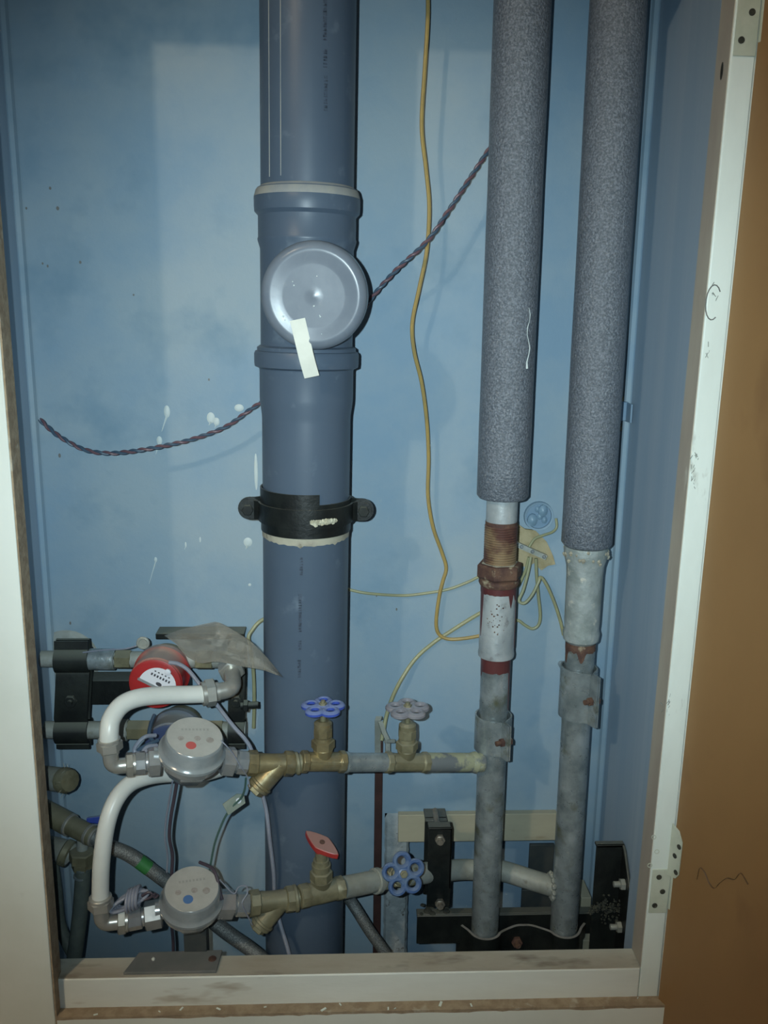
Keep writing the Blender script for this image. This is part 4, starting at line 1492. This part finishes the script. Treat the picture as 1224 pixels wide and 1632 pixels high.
# capped stub, lower left
o = thing('pipe_stub', 'dusty capped pipe stub sticking out of the left wall', 'pipe stub', P(96, 1262, 1.15))
m = MB()
a, b_ = P(58, 1238, 1.16), P(100, 1243, 1.13)
m.cyl(a, b_, S(38, b_) / 2, seg=28)
m.build('pipe', M_GALVD, o)
m = MB()
d = (b_ - a).normalized()
e = b_ + d * 0.016
m.lathe([(S(40, b_) / 2, 0), (S(41, b_) / 2, 0.008), (S(34, b_) / 2, 0.016), (S(16, b_) / 2, 0.018)], frame(b_, d), 12)
m.build('plug', M_BRASSD, o)
m = MB()
for k in range(9):
    ang = 2 * math.pi * k / 9
    q = b_ + d * 0.004 + V((0, math.cos(ang), math.sin(ang))) * (S(41, b_) / 2)
    m.tube([q, q + V((random.uniform(-.004, .006), math.cos(ang) * 0.004, math.sin(ang) * 0.007))], [0.0005, 0.0002], 4)
m.build('hemp_fibre', M_GLUE, o, kind='stuff')

# tee with braided hose
YT = 1.13
o = thing('hose_tee', 'dusty brass tee with chrome rings where the braided hose begins', 'pipe fitting', P(110, 1350, YT))
m = MB()
a, b_, c_ = P(62, 1288, 1.16), P(110, 1314, 1.135), P(150, 1334, 1.115)
m.cyl(a, b_, S(36, b_) / 2, seg=24)
m.cyl(b_, c_, S(31, b_) / 2, seg=24, ch=0.001)
m.build('body', M_BRASSD, o)
m = MB()
dd = (c_ - b_).normalized()
for t, k in ((-0.001, 36), (0.034, 33), (0.042, 30)):
    m.cyl(b_ + dd * t, b_ + dd * (t + 0.005), S(k, b_) / 2, seg=24, ch=0.001)
m.build('chrome_ring', M_NICKEL, o)
m = MB()
m.cyl(P(132, 1320, 1.13), P(131, 1362, 1.13), S(18, b_) / 2)
m.build('outlet', M_GALVD, o)
m = MB()
q = P(150, 1307, 1.145)
m.prism([(-0.010, -0.003), (0.010, -0.005), (0.013, 0.001), (0.008, 0.006), (-0.010, 0.004)], -0.003, 0.003, frame(q, (0, -1, 0.3)))
m.build('butterfly_handle', M_HBLUE, o, bevel=0.001)

o = thing('braided_hose', 'braided steel hose with a green band slanting down behind the blue-dot meter', 'hose', P(430, 1524, 1.12))
pts = smooth_path(PL([(148, 1333, 1.116), (170, 1347, 1.11), (205, 1362, 1.11), (245, 1390, 1.11), (290, 1425, 1.11), (350, 1478, 1.095), (395, 1510, 1.082), (422, 1532, 1.072), (432, 1542, 1.07)]), 8)
m = MB()
m.tube(pts, S(22, P(230, 1380, 1.11)) / 2, 20)
m.build('hose', M_HOSE, o)
m = MB()
gpts = smooth_path(PL([(221, 1372, 1.11), (229, 1378, 1.11), (237, 1384, 1.11)]), 4)
m.tube(gpts, S(22.8, P(230, 1380, 1.11)) / 2, 20)
m.build('green_band', M_GREEN, o)

o = thing('flexible_hose', 'dark grey hose hanging from a dusty nut at the left edge of the opening', 'hose', P(118, 1530, 1.1))
m = MB()
pts = smooth_path(PL([(132, 1385, 1.12), (131, 1410, 1.12), (128, 1450, 1.115), (122, 1500, 1.105), (116, 1545, 1.10), (112, 1590, 1.09)]), 6)
m.tube(pts, S(24, P(130, 1430, 1.12)) / 2, 20)
m.build('hose', M_HOSEG, o)
m = MB()
m.hexa(P(131, 1356, 1.125), P(131, 1372, 1.125), S(21, P(130, 1370, 1.12)))
m.hexa(P(131, 1372, 1.125), P(131, 1384, 1.125), S(17, P(130, 1370, 1.12)))
m.build('nut', M_BRASSD, o)
m = MB()
m.cyl(P(131, 1383, 1.12), P(130, 1396, 1.12), S(22, P(130, 1370, 1.12)) / 2)
m.cyl(P(130, 1394, 1.12), P(130, 1397, 1.12), S(25, P(130, 1370, 1.12)) / 2)
m.build('ferrule', M_GALV, o)
o = thing('pipe_stub', 'dusty elbow stub at the left wall beside the hanging dark hose', 'pipe stub', P(95, 1380, 1.16))
m = MB()
m.tube(smooth_path(PL([(60, 1350, 1.19), (85, 1352, 1.165), (104, 1358, 1.15), (112, 1362, 1.15)]), 5), S(36, P(95, 1355, 1.16)) / 2, 20)
m.build('pipe', M_GALVD, o)
m = MB()
m.cyl(P(100, 1357, 1.15), P(112, 1362, 1.148), S(42, P(95, 1355, 1.16)) / 2, ch=0.002)
m.build('rim', M_BRASSD, o)
m = MB()
m.tube(smooth_path(PL([(84, 1375, 1.19), (90, 1420, 1.18), (95, 1470, 1.17), (108, 1505, 1.16), (122, 1530, 1.15), (140, 1570, 1.14)]), 6), S(9, P(95, 1450, 1.18)), 16)
tag(m.build('rubber_hose', M_HOSEG), 'thin dark rubber hose curving close to the left wall', 'hose')
m = MB()
m.tube(smooth_path(PL([(556, 1432, 1.165), (568, 1450, 1.15), (590, 1485, 1.14), (622, 1530, 1.13), (650, 1575, 1.12)]), 6), S(9, P(590, 1485, 1.14)), 18)
tag(m.build('braided_hose', M_HOSE), 'plain braided hose slanting down across the brown strip beside the thick pipe', 'hose')
m = MB()
x_ = P(603, 1350, 1.236)
m.box((P(596, 1350, 1.236).x, 1.232, 0.0), (P(608, 1350, 1.236).x, 1.2395, P(602, 1180, 1.236).z))
tag(m.build('steel_strip', M_BROWN, bevel=0.001), 'narrow brown painted steel strip running up the wall behind the silver handwheel valve', 'steel strip')
# small wall hook
o = thing('wall_hook', 'small grey steel hook bracket on the wall beside the silver handwheel valve', 'bracket', P(606, 1200, 1.235))
m = MB()
m.ribbon(smooth_path(PL([(602, 1200, 1.228), (602, 1170, 1.225), (602, 1148, 1.222)]), 4) + [P(604, 1143, 1.226), P(606, 1146, 1.235)], 0.009, 0.003, (1, 0, 0))
m.build('hook_plate', M_GALVD, o)
m = MB()
m.ribbon(PL([(606, 1150, 1.222), (612, 1168, 1.212), (618, 1180, 1.208), (618, 1200, 1.206)]), 0.007, 0.003, (1, 0.3, 0))
m.cyl(P(614, 1182, 1.21), P(628, 1181, 1.20), 0.003, seg=10)
m.build('hook_arm', M_GALVD, o)

# ------------------------------------------------------------------ black ironwork, lower right
YC = 1.178
o = thing('channel_bracket', 'long black steel channel behind the feet of the two risers', 'bracket', P(830, 1500, YC))
m = MB()
z1 = P(700, 1457, YC).z
z0 = P(700, 1501, YC).z
xa, xb = P(664, 1475, YC).x, P(1000, 1475, YC).x
m.box((xa, YC - 0.004, z0), (xb, YC, z1))
m.box((xa, YC, z1 - 0.004), (xb, YC + 0.014, z1))
m.build('channel', M_BLACK, o, bevel=0.001)
# back plates under
m = MB()
m.box((P(728, 1510, YC - 0.006).x, YC + 0.0005, z0 - 0.09), (P(925, 1510, YC - 0.006).x, YC + 0.0055, z0 + 0.02))
m.build('base_plate', M_BLACK, o, bevel=0.001)
o = thing('saddle_strap', 'wavy black strap bolted across the feet of both risers', 'bracket', P(824, 1510, 1.15))
zs = P(822, 1479, 1.15).z
xr1, xr2 = A1.M @ V((0, 0, A1.hz(zs))), A2.M @ V((0, 0, A2.hz(zs)))
ra = RP + 0.0035
path = [(xr1.x - 0.034, 1.158), (xr1.x - 0.026, 1.148)]
for c_, r_ in ((xr1, ra), (xr2, ra)):
    for k in range(9):
        a = math.radians(205 + 130 * k / 8)
        path.append((c_.x + r_ * math.cos(a), c_.y + r_ * math.sin(a) * 1.0))
    if c_ is xr1:
        mid = (xr1.x + xr2.x) / 2
        path += [(xr1.x + 0.030, 1.146), (mid - 0.012, 1.155), (mid, 1.156), (mid + 0.012, 1.155), (xr2.x - 0.030, 1.146)]
path += [(xr2.x + 0.026, 1.148), (xr2.x + 0.034, 1.158)]
pts = smooth_path([V((x, y, zs - 0.032)) for x, y in path], 3)
m = MB()
m.ribbon(pts, 0.064, 0.0035, (0, 0, 1))
m.build('strap', M_BLACK, o)
m = MB()
m.ribbon([p + V((0, 0, 0.0323)) for p in pts], 0.0006, 0.0036, (0, 0, 1))
m.build('worn_edge', mat('bare_worn_edge', (0.26, 0.25, 0.23), (0.18, 0.17, 0.15), 0.6, scale=40), o)
m = MB()
q = V((P(824, 1502, 1.15).x, 1.154, P(824, 1502, 1.15).z))
m.hexa(q, q + V((0, -0.007, 0)), 0.0085)
m.cyl(q + V((0, 0.02, 0)), q + V((0, -0.012, 0)), 0.0045)
m.build('bolt', M_RUST, o)

o = thing('pipe_bracket', 'upright black two-plate bracket clamping the slanting pipe, with two pale bolts', 'bracket', P(700, 1445, 1.16))
m = MB()
p0, p1 = P(674, 1424, 1.215), P(712, 1302, 1.215)
m.box((p0.x, 1.212, p0.z), (p1.x, 1.216, p1.z))
m.box((p0.x, 1.205, p1.z - 0.004), (p1.x, 1.240, p1.z))
m.build('rear_plate', M_BLACK, o, bevel=0.001)
m = MB()
p0, p1 = P(680, 1446, 1.142), P(721, 1320, 1.142)
m.box((p0.x, 1.142, p0.z), (p1.x, 1.146, p1.z))
m.box((p1.x - 0.003, 1.142, p0.z + 0.03), (p1.x, 1.158, p1.z))
m.box((p0.x, 1.142, p1.z - 0.003), (p1.x, 1.160, p1.z))
m.build('front_plate', M_BLACK, o, bevel=0.001)
for py in (1336, 1438):
    m = MB()
    q = P(701, py, 1.142)
    m.cyl(q + V((0, 0.074, 0)), q + V((0, -0.012, 0)), 0.0042, seg=14)
    m.hexa(q, q + V((0, -0.007, 0)), 0.0075)
    m.build('bolt', mat('dull_bolt', (0.30, 0.27, 0.22), (0.20, 0.18, 0.15), 0.45, 0.5, scale=60), o)
m = MB()
for k in range(14):
    q = V((random.uniform(p0.x - 0.006, p1.x + 0.004), random.uniform(1.178, 1.2), z1))
    r = random.uniform(0.003, 0.007)
    m.lathe([(r, 0), (r * 0.8, r * 0.4), (r * 0.2, r * 0.6)], frame(q, (0, 0, 1)), 8)
m.build('dust_heap', M_DUSTY, o, kind='stuff')

o = thing('corner_bracket', 'tall black folded bracket with dust and rust in the right corner', 'bracket', P(980, 1505, 1.16))
m = MB()
YK = 1.118
p0, p1 = P(938, 1520, YK), P(1000, 1347, YK)
p0.x, p1.x = P(946, 1420, YK).x, XR - 0.0015
m.box((p0.x, YK, p0.z), (p1.x, YK + 0.004, p1.z))
m.box((p0.x, YK, p1.z - 0.004), (p1.x, YK + 0.012, p1.z))
m.build('front_plate', M_BLACK, o, bevel=0.001)
m = MB()
m.prism([(YK + 0.001, p0.z), (YK + 0.001, p1.z), (YK - 0.008, p1.z - 0.004), (YK - 0.040, p1.z - 0.042), (YK - 0.040, p0.z)], 0, 0.004, Matrix(((0, 0, 1, p1.x - 0.004), (1, 0, 0, 0), (0, 1, 0, 0), (0, 0, 0, 1))))
m.build('side_plate', M_BLACK, o, bevel=0.001)
for py in (1409, 1477):
    m = MB()
    q = P(1000, py, YK - 0.022)
    m.cyl(V((p1.x - 0.002, YK - 0.022, q.z)), V((p1.x - 0.020, YK - 0.022, q.z)), 0.0042, seg=12)
    m.hexa(V((p1.x - 0.004, YK - 0.022, q.z)), V((p1.x - 0.011, YK - 0.022, q.z)), 0.0082)
    m.build('bolt', M_GALVD, o)
m = MB()
for k in range(260):
    t = random.random()
    px, py = 940 + 60 * t, 1450 - 10 * math.sin(t * 3) + random.gauss(8, 10) * (1 if t > 0.3 else 0.3)
    q = P(px, py, YK - 0.002 - random.random() * 0.008)
    r = random.uniform(0.0008, 0.0026)
    m.lathe([(r * 0.5, -r * 0.7), (r, 0), (r * 0.4, r * 0.6)], frame(q, (random.uniform(-.5, .5), random.uniform(-.5, .5), 1)), 7)
m.build('dust_clump', M_DUSTY, o, kind='stuff')
m = MB()
p0, p1 = P(922, 1456, 1.2), P(940, 1424, 1.2)
m.box((p0.x, 1.19, p0.z), (p1.x, 1.235, p1.z))
tag(m.build('wood_block', M_BOARD, bevel=0.001), 'small pale wood block beside the foot of the right riser', 'wood block')
m = MB()
p0, p1 = P(928, 1520, 1.15), P(985, 1498, 1.15)
m.box((p0.x, 1.15, p0.z - 0.05), (p1.x, 1.166, p1.z))
tag(m.build('wood_block', mat('grey_board', (0.22, 0.24, 0.20), (0.17, 0.19, 0.16), 0.7, scale=20), bevel=0.001), 'grey-green board end below the black corner bracket', 'wood block')

# ------------------------------------------------------------------ small steel clip on the back wall beside the right foam sleeve
o = thing('wall_clip', 'small painted steel clip on the wall beside the right foam sleeve', 'wall clip', P(994, 670, 1.24))
m = MB()
p0, p1 = P(982, 672, 1.226), P(1006, 642, 1.226)
m.box((p0.x, 1.236, p0.z), (p1.x, YW - 0.0003, p1.z))
m.box((p1.x - 0.003, 1.216, p0.z - 0.001), (p1.x, 1.246, p1.z - 0.001))
m.build('clip_plate', M_RECESS, o, bevel=0.001)
m = MB()
for k in range(22):
    q = P(random.gauss(993, 3), random.choice([random.uniform(622, 642), random.uniform(668, 688)]), YW - 0.001)
    r = random.uniform(0.0015, 0.004)
    m.lathe([(r, -0.001), (r * 0.8, 0.001), (r * 0.2, 0.0018)], frame(q, (0, -1, 0)), 7)
m.build('rust_crumb', mat('rusty_plaster', (0.30, 0.27, 0.18), (0.18, 0.16, 0.11), 0.8, scale=90), o, kind='stuff')

# ------------------------------------------------------------------ wires
def wire(name, label, pts, rpx, mt_, n=6, cat='wire', seg=8, group=None):
    pp = PL(pts)
    m = MB()
    m.tube(smooth_path(pp, n), S(rpx, pp[0]), seg)
    return tag(m.build(name, mt_), label, cat, group)


wire('yellow_cable', 'yellow cable hanging from above beside the thick pipe and turning behind the rusty riser',
     [(680, -60, 1.20), (682, 20, 1.20), (677, 110, 1.20), (672, 200, 1.20), (679, 270, 1.205), (684, 330, 1.205), (680, 400, 1.205), (668, 460, 1.205), (657, 515, 1.21), (660, 560, 1.21),
      (672, 610, 1.215), (680, 670, 1.22), (683, 730, 1.225), (682, 790, 1.225), (690, 840, 1.23), (704, 880, 1.235), (711, 905, 1.235), (706, 925, 1.235), (701, 945, 1.235), (697, 970, 1.235),
      (695, 995, 1.235), (699, 1010, 1.236), (712, 1018, 1.236), (735, 1018, 1.236), (770, 1012, 1.238), (810, 1000, 1.238), (822, 988, 1.232)], 3.5, M_YEL)


def twisted(name, label, pts, rpx, wraps):
    pp = smooth_path(PL(pts), 34)
    L = [0.0]
    for a_, b2 in zip(pp, pp[1:]):
        L.append(L[-1] + (b2 - a_).length)
    o_ = thing(name, label, 'wire', pp[0])
    r = S(rpx, pp[0])
    for ph, mt_, nm in ((0, M_WBLUE, 'blue_strand'), (math.pi, M_WRED, 'red_strand')):
        q = []
        for i, p in enumerate(pp):
            t = (pp[min(i + 1, len(pp) - 1)] - pp[max(i - 1, 0)]).normalized()
            x = V((0, -1, 0))
            x = (x - t * x.dot(t)).normalized()
            y = t.cross(x)
            a = ph + 2 * math.pi * L[i] * wraps
            q.append(p + (x * math.cos(a) + y * math.sin(a)) * r * 0.75)
        m = MB()
        m.tube(q, r, 8)
        m.build(nm, mt_, o_)
    return o_


twisted('twisted_wire', 'blue and red twisted wire sagging across the wall behind the thick pipe',
        [(63, 668, 1.20), (75, 680, 1.20), (95, 696, 1.20), (130, 715, 1.195), (165, 722, 1.195), (205, 720, 1.195), (260, 711, 1.195), (310, 699, 1.20), (360, 680, 1.205), (400, 652, 1.205), (440, 625, 1.205),
         (510, 572, 1.205), (560, 520, 1.20), (592, 475, 1.19), (630, 432, 1.185), (680, 385, 1.18), (712, 340, 1.185), (745, 290, 1.19), (778, 240, 1.20), (810, 190, 1.21), (850, 120, 1.22)], 2.3, 42)
wire('bell_wire', 'pale yellow wire strung from the thick pipe to the terminal strip past the rusty nut',
     [(540, 934, 1.235), (562, 941, 1.235), (590, 946, 1.236), (640, 949, 1.244), (675, 946, 1.245), (715, 939, 1.245), (745, 928, 1.244), (790, 910, 1.238), (820, 936, 1.236), (835, 915, 1.23), (843, 888, 1.226)], 2.4, M_YELP)
wire('bell_wire', 'pale yellow wire slanting down from behind the rusty riser to the wall hook',
     [(823, 955, 1.236), (790, 964, 1.236), (755, 983, 1.243), (720, 1005, 1.245), (690, 1025, 1.245), (662, 1050, 1.242), (640, 1082, 1.232), (625, 1112, 1.23), (616, 1140, 1.226), (612, 1160, 1.22), (608, 1180, 1.214)], 3.2, M_YELP)
wire('bell_wire', 'looped pale yellow wire end hanging below the terminal strip',
     [(846, 888, 1.225), (842, 910, 1.22), (834, 940, 1.215), (827, 957, 1.212), (836, 961, 1.21), (848, 948, 1.21), (858, 928, 1.212), (862, 920, 1.215), (872, 934, 1.216), (884, 962, 1.22), (893, 990, 1.226), (898, 1012, 1.23)], 2.6, M_YELP)
wire('bell_wire', 'long pale yellow wire loop drooping from the terminal strip to the rusty riser',
     [(854, 890, 1.225), (855, 915, 1.226), (858, 950, 1.228), (861, 980, 1.228), (858, 996, 1.228), (848, 1002, 1.228), (836, 996, 1.229), (826, 989, 1.23), (812, 988, 1.231)], 2.6, M_YELP)
wire('bell_wire', 'short pale yellow wire curving from the wall box to the terminal strip',
     [(886, 826, 1.24), (887, 840, 1.238), (880, 848, 1.236), (866, 853, 1.234), (852, 859, 1.232), (843, 872, 1.228)], 2.2, M_YELP)
wire('bell_wire', 'pale yellow wire coming out from behind the thick pipe above the plastic bag',
     [(440, 975, 1.22), (425, 984, 1.22), (412, 992, 1.215), (402, 1004, 1.21), (396, 1016, 1.205), (400, 1040, 1.205), (404, 1075, 1.21), (405, 1120, 1.212), (404, 1160, 1.215)], 3.0, M_YELP)
# round wall box, terminal strip and torn plaster
o = thing('wall_box', 'round painted-over junction box sunk in the wall between the risers', 'junction box', P(858, 840, YW))
m = MB()
c = P(858, 822, YW)
rbx = S(24, c)
m.ring([(rbx * 0.82, 0.0), (rbx, -0.001), (rbx * 0.97, 0.006), (rbx * 0.84, 0.005)], frame(c, (0, -1, 0)), 28)
m.build('rim', M_WALL, o)
m = MB()
m.lathe([(rbx * 0.86, 0.0), (rbx * 0.86, 0.001)], frame(c, (0, -1, 0)), 28)
m.build('back', M_RECESS, o)
m = MB()
for (dx, dy_, r) in ((-0.009, -0.006, 0.008), (0.006, 0.008, 0.0075), (0.002, -0.001, 0.004), (-0.002, 0.010, 0.004), (0.009, -0.006, 0.0045)):
    q = c + V((dx, 0, dy_))
    m.lathe([(r, 0), (r * 0.9, r * 0.5), (r * 0.4, r * 0.9), (r * 0.05, r)], frame(q, (0, -1, 0)), 12, sy=1.3)
m.build('paint_lump', mat('blue_paint_lump', (0.22, 0.33, 0.42), (0.16, 0.25, 0.34), 0.4, scale=40), o)
m = MB()
poly = [P(x, y, YW) for x, y in ((800, 838), (822, 832), (836, 842), (852, 844), (870, 862), (880, 884), (884, 898), (872, 900), (862, 908), (850, 896), (838, 902), (820, 898), (806, 888), (800, 860))]
m.v += [p + V((0, -0.004 - 0.003 * random.random(), 0)) for p in poly] + [p + V((0, 0.0005, 0)) for p in poly]
cc2 = sum((p for p in m.v[:14]), V((0, 0, 0))) / 14 + V((0, -0.003, 0))
m.v.append(cc2)
for k in range(14):
    m.f.append((k, (k + 1) % 14, 28))
    m.f.append((k, k + 14, (k + 1) % 14 + 14, (k + 1) % 14))
m.build('torn_plaster', M_TAN, wall_back, angle=10)
o = thing('terminal_strip', 'small slanted terminal strip with silver screws on torn tan plaster', 'terminal strip', P(845, 880, 1.235))
a, b_ = P(816, 864, 1.228), P(870, 888, 1.228)
m = MB()
Mt = frame(a, b_ - a, (0, -1, 0))
Lt = (b_ - a).length
m.box((-0.006, -0.0035, 0), (0.004, 0.0035, Lt), Mt)
m.box((-0.018, -0.002, Lt * 0.4), (0, 0.002, Lt * 0.6), Mt)
m.build('strip_body', mat('clear_terminal_plastic', (0.40, 0.42, 0.40), (0.33, 0.33, 0.28), 0.35, scale=60), o)
for t in (0.12, 0.26, 0.58, 0.92):
    m = MB()
    m.lathe([(0.0028, 0), (0.0028, 0.002), (0.0018, 0.0032)], frame(a + (b_ - a) * t + V((0, -0.004, 0)), (0, -1, 0.2)), 10)
    m.build('screw', M_CHROME, o)

# meter cables
wire('meter_cable', 'grey cable running from the red meter down past the nickel elbow and the strainers',
     [(270, 1056, 1.117), (284, 1058, 1.113), (300, 1068, 1.108), (318, 1090, 1.10), (332, 1106, 1.088), (346, 1124, 1.078), (370, 1155, 1.075), (392, 1180, 1.07), (402, 1200, 1.067), (412, 1245, 1.068), (424, 1290, 1.066), (430, 1340, 1.062),
      (436, 1390, 1.066), (438, 1430, 1.072), (446, 1470, 1.058), (458, 1510, 1.046), (470, 1560, 1.042)], 3.3, M_WGREY)
wire('meter_cable', 'dark cable hanging from the red-dot meter down behind the blue-dot meter',
     [(282, 1245, 1.02), (278, 1270, 1.03), (272, 1305, 1.04), (270, 1335, 1.045), (275, 1362, 1.05), (274, 1390, 1.05), (272, 1450, 1.055), (276, 1500, 1.06), (276, 1530, 1.06)], 2.8, M_WBRN)
wire('meter_cable', 'pale grey cable beside the dark one below the red-dot meter',
     [(275, 1245, 1.024), (271, 1270, 1.034), (265, 1305, 1.044), (263, 1335, 1.05), (267, 1362, 1.056), (266, 1390, 1.058)], 1.6, M_WGREY)
o = thing('cable_coil', 'small tied coil of grey cable beside the inlet of the blue-dot meter', 'cable coil', P(205, 1450, 0.985))
for k in range(5):
    m = MB()
    c = P(206 + k * 0.8, 1437 - k * 1.2, 0.986 + k * 0.0045)
    ux, uy = V((0.88, 0.1, 0.42)).normalized(), V((-0.3, 0.5, 0.6)).normalized()
    R1, R2 = 0.026 - 0.002 * k, 0.0065 + 0.0008 * (k % 3)
    m.tube([c + ux * R1 * math.cos(a) + uy * R2 * math.sin(a) for a in [2 * math.pi * j / 22 for j in range(22)]], 0.0022, 8, closed=True)
    m.build('cable_turn', M_WGREY, o)
m = MB()
c = P(212, 1434, 0.988)
for t in range(4):
    cc_ = c + V((0.004 * (t - 1.5), 0.002, 0.0018 * (t - 1.5)))
    m.tube([cc_ + V((0, 0.014 * math.cos(a), 0.0125 * math.sin(a))) for a in [2 * math.pi * j / 16 for j in range(16)]], 0.0021, 8, closed=True)
m.build('cable_tie', M_WGREY, o)
m = MB()
m.tube(smooth_path(PL([(226, 1428, 0.985), (238, 1422, 0.985), (247, 1430, 0.985), (252, 1426, 0.985)]), 4), 0.0018, 6)
m.tube(smooth_path(PL([(224, 1434, 0.985), (236, 1432, 0.985), (248, 1424, 0.985)]), 4), 0.0018, 6)
m.build('cable_end', M_WBRN, o)
o = thing('cable_coil', 'loose grey and blue wire loops behind the inlet of the red-dot meter', 'cable coil', P(225, 1200, 1.02))
for (pts_, mt_) in (([(248, 1172, 1.03), (232, 1174, 1.02), (220, 1184, 1.015), (214, 1196, 1.012), (222, 1202, 1.01), (236, 1196, 1.01), (246, 1198, 1.015)], M_WGREY),
                    ([(252, 1180, 1.03), (238, 1186, 1.02), (226, 1192, 1.016), (216, 1200, 1.014), (210, 1208, 1.012)], M_WBLUE),
                    ([(250, 1188, 1.025), (236, 1190, 1.016), (228, 1198, 1.01), (238, 1202, 1.01), (250, 1196, 1.015)], M_WGREY),
                    ([(246, 1140, 1.08), (240, 1155, 1.06), (238, 1172, 1.04), (246, 1184, 1.03)], M_WBLUE)):
    m = MB()
    m.tube(smooth_path(PL(pts_), 5), 0.0026, 8)
    m.build('cable_turn', mt_, o)
o = thing('seal_tag', 'clear plastic seal tag on a thin green wire below the brass strainer', 'seal tag', P(372, 1300, 1.045))
m = MB()
c = P(373, 1281, 1.045)
Mg = frame(c, (0.2, -1, 0.25), (0.8, 0, 0.55))
m.prism([(-0.014, -0.0075), (0.012, -0.0085), (0.017, 0.002), (0.010, 0.0085), (-0.012, 0.009)], -0.0011, 0.0011, Mg)
m.build('tag', mat('tag_plastic', (0.20, 0.24, 0.20), (0.25, 0.28, 0.24), 0.25, scale=40), o, bevel=0.0005)
m = MB()
m.lathe([(0.0035, 0), (0.0035, 0.0022)], Mg @ Matrix.Translation((0.007, 0.0, 0)), 12)
m.build('tag_bead', M_DIALW, o)
m = MB()
m.tube(smooth_path(PL([(392, 1240, 1.03), (390, 1258, 1.035), (384, 1272, 1.042), (372, 1284, 1.044), (360, 1300, 1.045), (350, 1322, 1.048), (342, 1345, 1.05), (337, 1370, 1.05), (333, 1392, 1.05)]), 5), 0.0014, 6)
m.build('green_wire', mat('green_seal_wire', (0.06, 0.12, 0.10), rough=0.5), o)
wire('seal_wire', 'thin steel seal wire looped over the union nut of the red-dot meter', [(352, 1180, 0.985), (362, 1190, 0.984), (372, 1202, 0.99), (384, 1222, 1.0), (394, 1238, 1.012), (398, 1254, 1.015)], 1.0, M_WGREY)
wire('seal_wire', 'thin steel seal wire looped over the union nut of the blue-dot meter', [(350, 1402, 1.0), (372, 1424, 0.998), (380, 1414, 1.003), (392, 1412, 1.008), (394, 1424, 1.006), (386, 1440, 0.999), (396, 1462, 1.005), (402, 1474, 1.01)], 1.1, M_WGREY)
wire('meter_cable', 'black cable end rising from the blue-dot meter beside its dial', [(318, 1374, 1.035), (338, 1384, 1.02), (346, 1400, 1.01), (350, 1420, 1.004), (354, 1434, 1.0)], 2.6, M_WBRN)
